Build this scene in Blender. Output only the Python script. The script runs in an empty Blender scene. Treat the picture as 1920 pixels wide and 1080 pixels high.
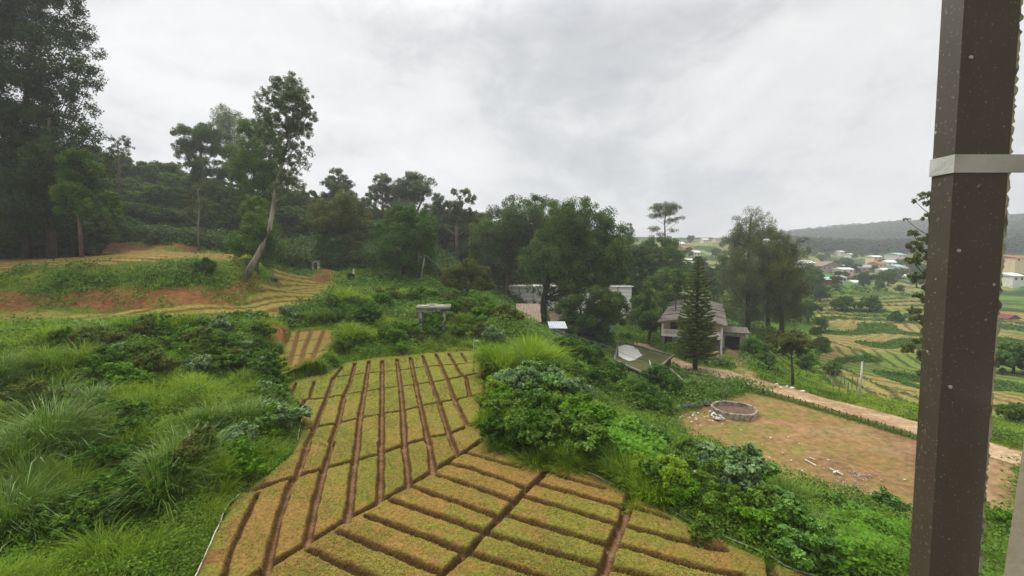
import bpy, math
import numpy as np
from math import radians, sin, cos, pi
# ---------------------------------------------------------------- camera, sky, sun, exposure
S = bpy.context.scene
COL = S.collection
F = 850.0; TP = 0.0765; PIT = math.atan(TP); CZ = 9.0
cam_d = bpy.data.cameras.new("camera"); cam = bpy.data.objects.new("camera", cam_d); COL.objects.link(cam)
cam_d.sensor_width = 36; cam_d.lens = F/1920*36; cam_d.clip_start = 0.05; cam_d.clip_end = 9000
cam.location = (0, 0, CZ); cam.rotation_euler = (pi/2-PIT, 0, 0); S.camera = cam
S.view_settings.view_transform = 'Standard'; S.view_settings.look = 'None'; S.view_settings.gamma = 1
S.view_settings.exposure = 0.5
SUN = np.array([-0.45, 0.55, 0.95]); SUN = SUN/np.linalg.norm(SUN)
sl = bpy.data.lights.new("sun", 'SUN'); sl.energy = 2.1; sl.angle = radians(20); sl.color = (1, .96, .88)
so = bpy.data.objects.new("sun", sl); COL.objects.link(so); so.location = (-30, 30, 80)
from mathutils import Vector
so.rotation_euler = Vector(SUN).to_track_quat('Z', 'Y').to_euler()
W = bpy.data.worlds.new("World"); S.world = W; W.use_nodes = True
nt = W.node_tree; nt.nodes.clear(); N = nt.nodes.new; L = nt.links.new
out = N('ShaderNodeOutputWorld'); sky = N('ShaderNodeTexSky'); sky.sky_type = 'NISHITA'; sky.sun_disc = False
sky.sun_elevation = math.asin(SUN[2]); sky.sun_rotation = math.atan2(SUN[0], SUN[1]); sky.altitude = 1800; sky.dust_density = 3
b1 = N('ShaderNodeBackground'); b1.inputs[1].default_value = .1; L(sky.outputs[0], b1.inputs[0])
tc = N('ShaderNodeTexCoord'); mp = N('ShaderNodeMapping'); mp.inputs['Scale'].default_value = (1.3, 1.3, 2.3); mp.inputs['Location'].default_value = (3.1, .4, 1.7)
L(tc.outputs['Generated'], mp.inputs[0])
n1 = N('ShaderNodeTexNoise'); n1.inputs['Scale'].default_value = 1.35; n1.inputs['Detail'].default_value = 7; n1.inputs['Roughness'].default_value = .6; n1.inputs['Distortion'].default_value = .35
L(mp.outputs[0], n1.inputs[0])
r1 = N('ShaderNodeValToRGB'); e = r1.color_ramp.elements
e[0].position = .33; e[0].color = (.39, .395, .41, 1); e[1].position = .63; e[1].color = (.70, .695, .685, 1)
x = e.new(.45); x.color = (.505, .51, .515, 1); x = e.new(.53); x.color = (.625, .623, .618, 1)
n1b = N('ShaderNodeTexNoise'); n1b.inputs['Scale'].default_value = 5.5; n1b.inputs['Detail'].default_value = 9; n1b.inputs['Roughness'].default_value = .62; n1b.inputs['Distortion'].default_value = .5; L(mp.outputs[0], n1b.inputs[0])
n1m = N('ShaderNodeMix'); n1m.inputs[0].default_value = .3; L(n1.outputs[0], n1m.inputs[2]); L(n1b.outputs[0], n1m.inputs[3]); L(n1m.outputs[0], r1.inputs[0])
sp = N('ShaderNodeSeparateXYZ'); L(tc.outputs['Generated'], sp.inputs[0])
# a heavy overcast gets brighter towards the zenith
mr = N('ShaderNodeMapRange'); mr.inputs[1].default_value = .42; mr.inputs[2].default_value = .95; mr.inputs[3].default_value = 1.0; mr.inputs[4].default_value = 3.4
L(sp.outputs[2], mr.inputs[0])
lr = N('ShaderNodeMapRange'); lr.inputs[1].default_value = -.8; lr.inputs[2].default_value = .8; lr.inputs[3].default_value = 1.0; lr.inputs[4].default_value = .93
L(sp.outputs[0], lr.inputs[0])
mm = N('ShaderNodeMath'); mm.operation = 'MULTIPLY'; L(mr.outputs[0], mm.inputs[0]); L(lr.outputs[0], mm.inputs[1])
b2 = N('ShaderNodeBackground'); L(r1.outputs[0], b2.inputs[0]); L(mm.outputs[0], b2.inputs[1])
mx = N('ShaderNodeMixShader'); mx.inputs[0].default_value = .93; L(b1.outputs[0], mx.inputs[1]); L(b2.outputs[0], mx.inputs[2]); L(mx.outputs[0], out.inputs[0])

# ---------------------------------------------------------------- helpers
rng = np.random.default_rng(7)
def P(px, py, Y):
    dx = (px-960)/F; dy = (py-540)/F
    f = cos(PIT)-dy*sin(PIT); t = Y/f
    return np.array([dx*t, Y, CZ+t*(-sin(PIT)-dy*cos(PIT))])
def PZ(px, py, z):
    dx = (px-960)/F; dy = (py-540)/F
    f = cos(PIT)-dy*sin(PIT); g = -sin(PIT)-dy*cos(PIT); t = (z-CZ)/g
    return np.array([dx*t, f*t, z])
TAB = np.random.default_rng(3).random((256, 256))
def vn(x, y, s=0):
    x = np.asarray(x, float)+s*17.3; y = np.asarray(y, float)+s*31.7
    xi = np.floor(x).astype(int); yi = np.floor(y).astype(int); fx = x-xi; fy = y-yi
    fx = fx*fx*(3-2*fx); fy = fy*fy*(3-2*fy); g = lambda a, b: TAB[a & 255, b & 255]
    return (g(xi, yi)*(1-fx)+g(xi+1, yi)*fx)*(1-fy)+(g(xi, yi+1)*(1-fx)+g(xi+1, yi+1)*fx)*fy
def fbm(x, y, s=0, o=4):
    r = 0; a = .5
    for i in range(o): r = r+a*vn(x*2**i, y*2**i, s+i); a *= .5
    return r/(1-.5**o)
def sm(a, b, x):
    t = np.clip((np.asarray(x, float)-a)/(b-a), 0, 1); return t*t*(3-2*t)
def sdf(poly, X, Y):                       # signed distance, positive inside
    X = np.asarray(X, float); Y = np.asarray(Y, float)
    d = np.full(X.shape, 1e9); ins = np.zeros(X.shape, bool); n = len(poly)
    for i in range(n):
        ax, ay = poly[i][:2]; bx, by = poly[(i+1) % n][:2]
        ex, ey = bx-ax, by-ay; wx, wy = X-ax, Y-ay
        t = np.clip((wx*ex+wy*ey)/(ex*ex+ey*ey+1e-12), 0, 1)
        d = np.minimum(d, (wx-ex*t)**2+(wy-ey*t)**2)
        c = ((ay > Y) != (by > Y)) & (X < ex*(Y-ay)/(ey if abs(ey) > 1e-12 else 1e-12)+ax)
        ins ^= c
    d = np.sqrt(d); return np.where(ins, d, -d)
def tag(o, label=None, cat=None, group=None, kind=None):
    if label: o['label'] = label
    if cat: o['category'] = cat
    if group: o['group'] = group
    if kind: o['kind'] = kind
    return o
def empty(name, loc, label, cat, group=None, rz=0):
    o = bpy.data.objects.new(name, None); COL.objects.link(o); o.location = [float(v) for v in loc]; o.rotation_euler = (0, 0, rz); o.empty_display_size = .3
    return tag(o, label, cat, group)
def link(name, me, mat, parent=None, smooth=False):
    o = bpy.data.objects.new(name, me); COL.objects.link(o)
    if mat: me.materials.append(mat)
    if parent: o.parent = parent
    if smooth: me.polygons.foreach_set('use_smooth', [True]*len(me.polygons))
    return o
def npmesh(name, V, faces, k, fattr=None, vcol=None, vattr=None):      # faces (n,k) ints
    me = bpy.data.meshes.new(name); V = np.asarray(V, np.float32).reshape(-1, 3); faces = np.asarray(faces, np.int32)
    me.vertices.add(len(V)); me.vertices.foreach_set('co', V.ravel())
    n = len(faces); me.loops.add(n*k); me.loops.foreach_set('vertex_index', faces.ravel())
    me.polygons.add(n); me.polygons.foreach_set('loop_start', np.arange(0, n*k, k, dtype=np.int32))
    if fattr is not None:
        a = me.attributes.new('v', 'FLOAT', 'FACE'); a.data.foreach_set('value', np.asarray(fattr, np.float32))
    if vattr is not None:
        a = me.attributes.new('v', 'FLOAT', 'POINT'); a.data.foreach_set('value', np.asarray(vattr, np.float32))
    if vcol is not None:
        a = me.attributes.new('Col', 'FLOAT_COLOR', 'POINT'); c = np.ones((len(V), 4), np.float32); c[:, :3] = vcol; a.data.foreach_set('color', c.ravel())
    me.update(calc_edges=True); return me
class MB:
    def __init__(s): s.v = []; s.f = []
    def add(s, vs, fs):
        b = len(s.v); s.v += [tuple(map(float, p)) for p in vs]; s.f += [tuple(i+b for i in f) for f in fs]
    def box(s, x0, y0, z0, x1, y1, z1, fr=None):
        c = [(x, y, z) for z in (z0, z1) for (x, y) in ((x0, y0), (x1, y0), (x1, y1), (x0, y1))]
        if fr: c = [fr(*p) for p in c]
        s.add(c, [(3, 2, 1, 0), (4, 5, 6, 7), (0, 1, 5, 4), (1, 2, 6, 5), (2, 3, 7, 6), (3, 0, 4, 7)])
    def tube(s, pts, rad, k=7, cap=True):
        pts = [np.array(p, float) for p in pts]; n = len(pts)
        if np.isscalar(rad): rad = [rad]*n
        vs = []
        for i, p in enumerate(pts):
            t = pts[min(i+1, n-1)]-pts[max(i-1, 0)]; t = t/(np.linalg.norm(t)+1e-9)
            a = np.cross(t, (0, 0, 1) if abs(t[2]) < .9 else (1, 0, 0)); a /= np.linalg.norm(a); b = np.cross(t, a)
            for j in range(k): q = 2*pi*j/k; vs.append(p+rad[i]*(a*cos(q)+b*sin(q)))
        fs = [(i*k+j, i*k+(j+1) % k, (i+1)*k+(j+1) % k, (i+1)*k+j) for i in range(n-1) for j in range(k)]
        if cap: fs += [tuple(range(k))[::-1], tuple((n-1)*k+j for j in range(k))]
        s.add(vs, fs)
    def build(s, name, mat, parent=None, smooth=False):
        me = bpy.data.meshes.new(name); me.from_pydata(s.v, [], s.f); me.update(); return link(name, me, mat, parent, smooth)
# materials -------------------------------------------------------
def newmat(name):
    m = bpy.data.materials.new(name); m.use_nodes = True; t = m.node_tree; return m, t, t.nodes.new, t.links.new, t.nodes['Principled BSDF']
def mat(name, a, b=None, scale=3, rough=.85, bump=.3, detail=6, lo=.35, hi=.65, spec=.3, metal=0, stretch=None):
    m, t, N, L, bs = newmat(name); bs.inputs['Roughness'].default_value = rough; bs.inputs['Specular IOR Level'].default_value = spec; bs.inputs['Metallic'].default_value = metal
    b = b or tuple(c*.7 for c in a)
    tc = N('ShaderNodeTexCoord'); nz = N('ShaderNodeTexNoise'); nz.inputs['Scale'].default_value = scale; nz.inputs['Detail'].default_value = detail
    src = tc.outputs['Object']
    if stretch:
        mp = N('ShaderNodeMapping'); mp.inputs['Scale'].default_value = stretch; L(src, mp.inputs[0]); src = mp.outputs[0]
    L(src, nz.inputs[0])
    r = N('ShaderNodeValToRGB'); r.color_ramp.elements[0].position = lo; r.color_ramp.elements[0].color = (*a, 1); r.color_ramp.elements[1].position = hi; r.color_ramp.elements[1].color = (*b, 1)
    L(nz.outputs[0], r.inputs[0]); L(r.outputs[0], bs.inputs['Base Color'])
    if bump:
        bp = N('ShaderNodeBump'); bp.inputs['Strength'].default_value = bump; bp.inputs['Distance'].default_value = .05; L(nz.outputs[0], bp.inputs['Height']); L(bp.outputs[0], bs.inputs['Normal'])
    return m
def leafmat(name, a, b, tr=.3, rough=.55, spec=.04):
    m, t, N, L, bs = newmat(name); at = N('ShaderNodeAttribute'); at.attribute_name = 'v'
    r = N('ShaderNodeValToRGB'); r.color_ramp.elements[0].color = (*a, 1); r.color_ramp.elements[1].color = (*b, 1)
    L(at.outputs['Fac'], r.inputs[0]); L(r.outputs[0], bs.inputs['Base Color']); bs.inputs['Roughness'].default_value = rough; bs.inputs['Specular IOR Level'].default_value = spec
    tl = N('ShaderNodeBsdfTranslucent'); L(r.outputs[0], tl.inputs[0]); mx = N('ShaderNodeMixShader'); mx.inputs[0].default_value = tr
    L(bs.outputs[0], mx.inputs[1]); L(tl.outputs[0], mx.inputs[2]); L(mx.outputs[0], t.nodes['Material Output'].inputs[0]); return m
def colmat(name, rough=.95, nscale=6, amp=.35, bump=.6, dist=.06, spec=.04):          # vertex colour x noise
    m, t, N, L, bs = newmat(name); at = N('ShaderNodeAttribute'); at.attribute_name = 'Col'
    tc = N('ShaderNodeTexCoord'); nz = N('ShaderNodeTexNoise'); nz.inputs['Scale'].default_value = nscale; nz.inputs['Detail'].default_value = 8; nz.inputs['Roughness'].default_value = .65; L(tc.outputs['Object'], nz.inputs[0])
    mr = N('ShaderNodeMapRange'); mr.inputs[1].default_value = .3; mr.inputs[2].default_value = .7; mr.inputs[3].default_value = 1-amp; mr.inputs[4].default_value = 1+amp; L(nz.outputs[0], mr.inputs[0])
    vm = N('ShaderNodeVectorMath'); vm.operation = 'SCALE'; L(at.outputs['Color'], vm.inputs[0]); L(mr.outputs[0], vm.inputs['Scale']); L(vm.outputs[0], bs.inputs['Base Color'])
    bs.inputs['Roughness'].default_value = rough; bs.inputs['Specular IOR Level'].default_value = spec
    bp = N('ShaderNodeBump'); bp.inputs['Strength'].default_value = bump; bp.inputs['Distance'].default_value = dist; L(nz.outputs[0], bp.inputs['Height']); L(bp.outputs[0], bs.inputs['Normal']); return m
# ---------------------------------------------------------------- terrain
ctl = []
def c(px, py, Y=None, z=None): ctl.append(P(px, py, Y) if z is None else PZ(px, py, z))
def w(x, y, z): ctl.append(np.array([x, y, z], float))
for a in [(0,1078,.4),(0,960,.6),(0,850,.9),(0,760,1.4),(0,680,2.2),(0,620,2.9),(0,588,3.1),
          (200,1078,.2),(200,960,.4),(200,850,.7),(200,750,1.2),(200,670,2.1),(200,620,2.8),(200,585,3.1),
          (330,1000,.05),(350,900,.2),(400,840,.35),(400,760,.9),(400,680,1.8),(400,620,2.7),(400,578,3.15),
          (480,860,.1),(505,790,.2),(500,720,.5),(480,660,1.5),(500,610,2.4),(520,570,3.1),
          (550,700,.45),(640,690,.1),(640,640,.9),(560,610,1.7)]: c(a[0],a[1],z=a[2])
for a in [(508,550,3.4),(600,532,4.0),(560,545,3.7),(450,568,3.2),(620,560,3.0),(660,590,1.8)]: c(a[0],a[1],z=a[2])
# red bank top edge and upper field
for px,py,Y in [(-80,514,49),(0,512,50),(100,508,50.5),(200,503,51.5),(300,498,53),(380,493,55),(440,500,58),(478,510,61.5),(520,550,63),(530,522,80),(600,512,78),
                (0,484,68),(200,480,70),(370,477,74),(470,480,72),(0,474,78),(200,472,79),(370,472,82),(-80,476,76),
                (0,452,79.5),(100,455,80),(200,458,81),(350,462,84),(170,425,95),(300,437,96),(370,455,98),(60,430,98),(-100,440,98),(450,455,108),(560,468,105),(640,478,102),
                (520,500,82),(580,500,92),(640,500,88),(700,500,90),(700,478,105),(800,490,102),(860,492,100),(760,515,82),(640,530,74),(700,530,74),(780,530,76),(830,530,82),
                (650,560,60),(700,560,62),(780,556,63),(830,572,58),(700,600,52),(620,600,50),(760,610,50),(860,600,50),(800,645,44.2),(700,648,44),(880,640,44.5),
                (900,575,62),(870,550,74),(900,560,80),(930,585,58),(960,605,50),(850,520,90),
                (300,380,150),(100,330,160),(500,395,170),(700,420,175),(860,440,175),(980,470,170),(-200,330,160),(1080,480,170),
                (300,340,300),(700,400,330),(0,300,300),(1000,450,330)]: c(px,py,Y)
# field ring
FIELD_PX = [(360,1080),(395,1000),(440,928),(500,888),(545,850),(563,800),(558,760),(540,738),(520,715),(600,702),(645,680),(700,671),(800,662),(893,657),(905,670),(908,700),(914,722),(912,745),(905,770),(910,800),(925,830),(960,850),(1000,862),(1050,873),(1110,885),(1170,915),(1240,950),(1330,1000),(1450,1050),(1540,1080)]
FIELD = [tuple(PZ(a,b,0)[:2]) for a,b in FIELD_PX]+[(12.5,8.0),(12.5,5),(-8.2,5),(-8.6,9.5)]
SMALL_PX = [(512,700),(520,672),(545,622),(628,618),(627,640),(612,668),(575,686),(530,702)]
SMALL = [tuple(PZ(a,b,.75)[:2]) for a,b in SMALL_PX]
for a in SMALL_PX: c(a[0],a[1],z=.75)
c(575,655,z=.75)
for a,b in FIELD_PX[::2]: c(a,b,z=0)
for a,b in [(700,800),(800,900),(600,1000),(900,1000),(700,700),(1100,1000)]: c(a,b,z=0)
for p in [(12.5,5,0),(-8,5,0),(0,0,0),(-20,0,.6),(-40,10,1.5),(20,0,-1),(30,5,-4),(0,-20,0),(-40,-30,1),(50,-20,-6),(0,-200,0),(-200,-100,5),(200,-100,-8)]: w(*p)
# ridge right of the field and the drop to the yard
for px,py,z in [(930,690,.2),(985,690,-.2),(1040,700,-1.2),(935,760,.1),(1000,770,-.1),(1080,790,-.9),(960,830,.1),(1060,850,-.1),(1150,880,-.3),(1240,930,-.3),(1340,985,-.3),(1480,1050,-.3),
                (1110,735,-2.6),(1165,765,-4.2),(1215,790,-5.6),(1180,840,-2.6),(1280,880,-3.2),(1400,950,-3.2),(1560,1040,-2.6),(1700,1050,-3.8)]: c(px,py,z=z)
YZ = -7.0
YARD_PX = [(1245,792),(1300,772),(1345,752),(1400,738),(1480,745),(1560,768),(1640,790),(1722,815),(1800,842),(1900,870),(1900,960),(1720,985),(1640,960),(1560,935),(1480,905),(1400,872),(1330,838)]
YARD = [tuple(PZ(a,b,YZ)[:2]) for a,b in YARD_PX]
for a,b in YARD_PX: c(a,b,z=YZ)
c(1500,850,z=YZ); c(1650,880,z=YZ)
ROAD_PX = [(1195,648),(1235,670),(1290,692),(1350,700),(1420,719),(1500,740),(1580,762),(1660,784),(1740,807),(1850,842),(1960,872)]
for a,b in ROAD_PX: c(a,b,z=YZ)
for px,py,z in [(1240,760,-6.6),(1180,710,-6.8),(1130,680,-6),(1080,650,-4.5),(1040,625,-3.6),(1000,608,-3),(1290,730,-6.9),(1250,700,-7),(1200,640,-7),(1150,620,-6.5),(1100,610,-5.5),
                (1000,590,-4),(1100,590,-4.6),(1200,600,-5.5),(1240,657,-7),(1350,672,-7),(1380,640,-7.2),(1450,680,-7.6),(1480,725,-7.4),(1560,750,-7.5),(1617,748,-7.7),(1727,790,-7.5),(1850,820,-7.5),
                (1540,715,-9),(1640,740,-9.4),(1740,765,-9.4),(1600,690,-10.3),(1720,715,-10.6),(1530,650,-9.3),(1650,650,-10.5),(1760,680,-10.6),(1540,605,-9.2),(1650,610,-9.6),(1760,640,-10),(1900,740,-10),(1900,660,-10)]: c(px,py,z=z)
for px,py,Y in [(1550,583,135),(1650,580,135),(1760,590,130),(1550,560,160),(1650,553,165),(1760,560,160),(1450,600,125),(1400,610,110),(1900,600,120),
                (1560,535,205),(1660,530,210),(1760,530,210),(1400,540,170),(1550,508,290),(1650,505,300),(1760,505,300),(1900,540,180),(1900,500,300),(1560,492,380),(1660,488,400),(1780,480,400),
                (1480,500,350),(1400,505,260),(1300,500,260),(1250,520,190),(1200,505,200),(1290,470,340),(1340,458,400),(1400,456,430),(1270,455,480),(1350,446,560),(1450,452,560),(1200,455,420),
                (1500,462,620),(1600,470,620),(1700,462,600),(1760,452,560),(1500,447,850),(1540,436,900),(1600,424,950),(1650,416,1000),(1720,416,1000),(1800,402,950),(1900,402,900),(2100,380,900),
                (1600,430,1500),(1800,425,1500),(1400,460,1500),(1200,462,1500),(900,455,1500),(500,440,1500),(100,430,1500)]: c(px,py,Y)
for p in [(-600,300,60),(-900,0,60),(900,0,20),(600,200,20),(0,3500,40),(-2500,2500,60),(2500,2500,60),(3500,0,20),(-3500,0,20),(0,-3500,0)]: w(*p)
CT = np.array(ctl); _k, _ix = np.unique(np.round(CT[:, :2], 1), axis=0, return_index=True); CT = CT[_ix]
_D = np.sqrt(((CT[:, None, :2]-CT[None, :, :2])**2).sum(-1)+.6); _A = np.zeros((len(CT)+3,)*2); _A[:-3, :-3] = _D-np.eye(len(CT))*-.02
_A[:-3, -3] = 1; _A[:-3, -2:] = CT[:, :2]; _A[-3, :-3] = 1; _A[-2:, :-3] = CT[:, :2].T
_wt = np.linalg.solve(_A, np.r_[CT[:, 2], 0, 0, 0])
TERR = [tuple(PZ(a,b,z)[:2]) for a,b,z in [(1530,722,-9.3),(1560,738,-9.3),(1760,768,-9.4),(1960,790,-9.5),(1960,600,-9)]]+[tuple(P(1960,560,165)[:2]), tuple(P(1535,560,165)[:2]), tuple(P(1515,620,110)[:2])]
UPPER = [tuple(P(*q)[:2]) for q in [(-90,513,50),(0,511,50.6),(200,502,52.5),(380,491,56.5),(440,490,61),(460,478,74),(380,474,80),(0,474,77.5),(-90,476,76)]]
FAR_RED = [tuple(P(*q)[:2]) for q in [(385,468,86),(450,468,86),(450,450,104),(395,452,104)]]
LOW = [tuple(PZ(*q)[:2]) for q in [(-80,609,3.0),(100,607,3.0),(200,602,3.0),(330,595,3.05),(450,586,3.1),(540,570,3.3),(600,553,3.6),(625,534,3.9),(520,530,3.9),(505,553,3.4),(440,573,3.15),(300,583,3.1),(150,587,3.1),(-80,588,3.1)]]
TERS = .78
def H0(x, y):
    x = np.atleast_1d(np.asarray(x, float)); y = np.atleast_1d(np.asarray(y, float)); o = np.empty(x.size); xf = x.ravel(); yf = y.ravel()
    for i in range(0, x.size, 60000):
        a, b = xf[i:i+60000], yf[i:i+60000]
        d = np.sqrt((a[:, None]-CT[None, :, 0])**2+(b[:, None]-CT[None, :, 1])**2+.6)
        o[i:i+60000] = d@_wt[:-3]+_wt[-3]+_wt[-2]*a+_wt[-1]*b
    return o.reshape(x.shape)
def flatmask(x, y):
    m = sm(-.6, .3, sdf(FIELD, x, y)); m = np.maximum(m, sm(-.5, .3, sdf(SMALL, x, y))); m = np.maximum(m, sm(-1.5, 0, sdf(YARD, x, y)))
    m = np.maximum(m, sm(-1, 1, sdf(UPPER, x, y))); m = np.maximum(m, sm(-.6, .3, sdf(LOW, x, y)))
    return np.maximum(m, sm(3.4, 2.2, roaddist(x, y)))
def segd(pts, x, y):
    d = np.full(np.shape(x), 1e9)
    for (ax, ay), (bx, by) in zip(pts[:-1], pts[1:]):
        ex, ey = bx-ax, by-ay; t = np.clip(((x-ax)*ex+(y-ay)*ey)/(ex*ex+ey*ey), 0, 1)
        d = np.minimum(d, (x-ax-ex*t)**2+(y-ay-ey*t)**2)
    return np.sqrt(d)
ROADC = [tuple(PZ(a,b,YZ)[:2]) for a,b in ROAD_PX]
def roaddist(x, y): return segd(ROADC, x, y)
def H(x, y, full=False):
    x = np.atleast_1d(np.asarray(x, float)); y = np.atleast_1d(np.asarray(y, float)); z = H0(x, y)
    fm = flatmask(x, y)
    s = sdf(TERR, x, y); wt = sm(-3, 4, s); bank = np.zeros_like(z)
    if wt.max() > 0:
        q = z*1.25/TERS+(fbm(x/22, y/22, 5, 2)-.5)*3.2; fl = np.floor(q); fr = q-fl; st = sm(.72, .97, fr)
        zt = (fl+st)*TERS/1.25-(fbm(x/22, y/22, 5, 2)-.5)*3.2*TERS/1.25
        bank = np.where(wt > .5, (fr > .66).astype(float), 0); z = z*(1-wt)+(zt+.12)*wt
    r = np.hypot(x, y); z = z+(fbm(x/3.1, y/3.1, 11, 3)-.5)*.9*(1-fm)*(1-wt)*np.clip(r/40, .35, 3)*sm(0, 8, r)+(fbm(x/2.3, y/2.3, 14, 2)-.45)*1.5*(1-fm)*sm(.3, 2.2, -sdf(FIELD, x, y))*sm(60, 40, r)*sm(2.2, 4.5, roaddist(x, y))*sm(1, 4, -sdf(YARD, x, y))*sm(.5, 2, -sdf(LOW, x, y))
    f = sdf(FIELD, x, y); z = z*(1-sm(-.1, .35, f))-.45*sm(-.1, .35, f)
    f = sdf(SMALL, x, y); z = np.where(f > -.5, z*(1-sm(-.1, .3, f))+.56*sm(-.1, .3, f), z)
    return (z, fm, bank, wt) if full else z
def h1(x, y): return float(H(x, y)[0])
def G(px, py):                             # where the sight line of a pixel meets the ground
    d = P(px, py, 1.0)-np.array([0, 0, CZ]); t = np.exp(np.linspace(math.log(6), math.log(700), 900))
    z = H(d[0]*t, t); below = CZ+d[2]*t < z; i = int(np.argmax(below)) if below.any() else len(t)-1
    a, b = t[max(i-1, 0)], t[i]
    tt = np.linspace(a, b, 12); zz = H(d[0]*tt, tt); k = int(np.argmax(CZ+d[2]*tt < zz)); q = tt[k] if k else b
    return np.array([d[0]*q, q, h1(d[0]*q, q)])
def onY(px, Y): x = (px-960)/F*Y/1.0; return np.array([x, Y, h1(x, Y)])
# sheet
th = np.radians(np.r_[np.arange(-180, -62, 4), np.arange(-62, 62, .17), np.arange(62, 180, 4)])
rr = np.r_[.05, np.exp(np.arange(math.log(1.5), math.log(1340), .0085))]
TH, RR = np.meshgrid(th, rr); X = np.sin(TH)*RR; Yy = np.cos(TH)*RR
Z, FM, BK, WT = H(X.ravel(), Yy.ravel(), True); X = X.ravel(); Yy = Yy.ravel()
grass = np.array([.07, .13, .010]); grass2 = np.array([.13, .155, .016]); dkg = np.array([.035, .07, .012]); soil = np.array([.17, .072, .026]); olive = np.array([.16, .125, .035]); fieldc = np.array([.225, .165, .045])
n = fbm(X/4, Yy/4, 21, 4); n2 = fbm(X/13, Yy/13, 23, 3); R = np.hypot(X, Yy)
def mixc(a, b, t): return a*(1-t[:, None])+b*t[:, None]
Cc = mixc(np.tile(grass, (len(X), 1)), np.tile(grass2, (len(X), 1)), sm(.35, .65, n)); Cc = mixc(Cc, np.tile(dkg, (len(X), 1)), sm(.5, .7, n2)*.8)
# red cut banks: painted by steepness and place
BANK1 = [tuple(PZ(*q)[:2]) for q in [(-90,589,3.0),(150,588,3),(300,583,3.1),(440,572,3.2),(508,548,3.5)]]+[tuple(P(*q)[:2]) for q in [(507,532,63.5),(470,535,57.5),(400,528,52.5),(300,528,50),(180,528,48.2),(90,540,47.2),(-90,540,47)]]
BANK2 = [tuple(P(*q)[:2]) for q in [(-90,474,76),(0,473,77.5),(200,472,79),(370,471,81),(372,463,85),(200,460,82),(0,454,80.5),(-90,450,80)]]
BANK3 = [tuple(P(*q)[:2]) for q in [(505,520,58),(620,517,78),(640,505,84),(520,508,70)]]
BANKS = [tuple(PZ(*q)[:2]) for q in [(505,705,.6),(515,670,.8),(542,618,1.0),(548,610,1.3),(530,610,1.5),(505,650,1.3),(492,690,.9)]]
for pl, amt in ((BANK1, 1), (BANK2, .9), (BANK3, .8), (BANKS, 1)):
    t = sm(-.5, .5, sdf(pl, X, Yy)+(n-.5)*3)*amt; Cc = mixc(Cc, mixc(np.tile(soil, (len(X), 1)), np.tile(soil*.6+olive*.3, (len(X), 1)), sm(.4, .7, fbm(X/1.3, Yy/1.3, 8, 3))), t)
rows = .5+.5*np.sin((Yy*1.0+X*.06+n*1.0)*2*pi/1.5)
t = sm(-.3, .4, sdf(UPPER, X, Yy)); Cc = mixc(Cc, mixc(np.tile(fieldc, (len(X), 1)), np.tile(fieldc*[.45, .36, .35], (len(X), 1)), sm(.45, .85, rows)), t)
t = sm(-.3, .4, sdf(LOW, X, Yy)); rows2 = .5+.5*np.sin((X*.8-Yy*.6)*2*pi/2.2)
Cc = mixc(Cc, mixc(np.tile(fieldc*[.8, 1, .8], (len(X), 1)), np.tile(fieldc*[.42, .32, .3], (len(X), 1)), sm(.45, .8, rows2)*sm(-48, -36, X)), t)
t = sm(-1, 1, sdf(FAR_RED, X, Yy)+(n-.5)*3); Cc = mixc(Cc, np.tile([.2, .12, .06], (len(X), 1)), t)
# terraced valley
rowv = .5+.5*np.sin((X*.75+Yy*.35*np.where(vn(X/14, Yy/14, 40) > .5, 1, -1)+n2*3)*2*pi/2.0)
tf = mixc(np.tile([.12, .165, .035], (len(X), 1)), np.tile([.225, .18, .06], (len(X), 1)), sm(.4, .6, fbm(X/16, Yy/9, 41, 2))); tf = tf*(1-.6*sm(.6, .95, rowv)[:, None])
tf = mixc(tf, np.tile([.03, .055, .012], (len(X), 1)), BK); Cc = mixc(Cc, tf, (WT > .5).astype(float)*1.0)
# far fields and wooded hill
ff = sm(190, 260, R)*(X > 0); pat = vn(X/38, Yy/26, 50); fc = mixc(np.tile([.07, .14, .03], (len(X), 1)), np.tile([.17, .17, .06], (len(X), 1)), sm(.45, .55, pat)); fc = mixc(fc, np.tile([.03, .06, .02], (len(X), 1)), sm(.55, .62, n2)); Cc = mixc(Cc, fc, ff)
Cc = mixc(Cc, np.tile([.012, .028, .012], (len(X), 1)), sm(500, 640, R)); Cc = mixc(Cc, np.tile([.03, .05, .015], (len(X), 1)), sm(84, 94, R)*(X < 8).astype(float)*sm(105, 90, np.abs(X+5)*.0+R*0+95)*.0)
nr, na = len(rr), len(th); idx = np.arange(nr*na).reshape(nr, na); nx = np.roll(idx, -1, 1)
fa = np.stack([idx[:-1], nx[:-1], nx[1:], idx[1:]], -1).reshape(-1, 4)[:, ::-1]
gmat = colmat('ground_grass_soil', nscale=2.5, amp=.45, bump=.8, dist=.25)
g = link('ground', npmesh('ground', np.stack([X, Yy, Z], 1), fa, 4, vcol=Cc), gmat, smooth=True); tag(g, kind='structure')

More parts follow.
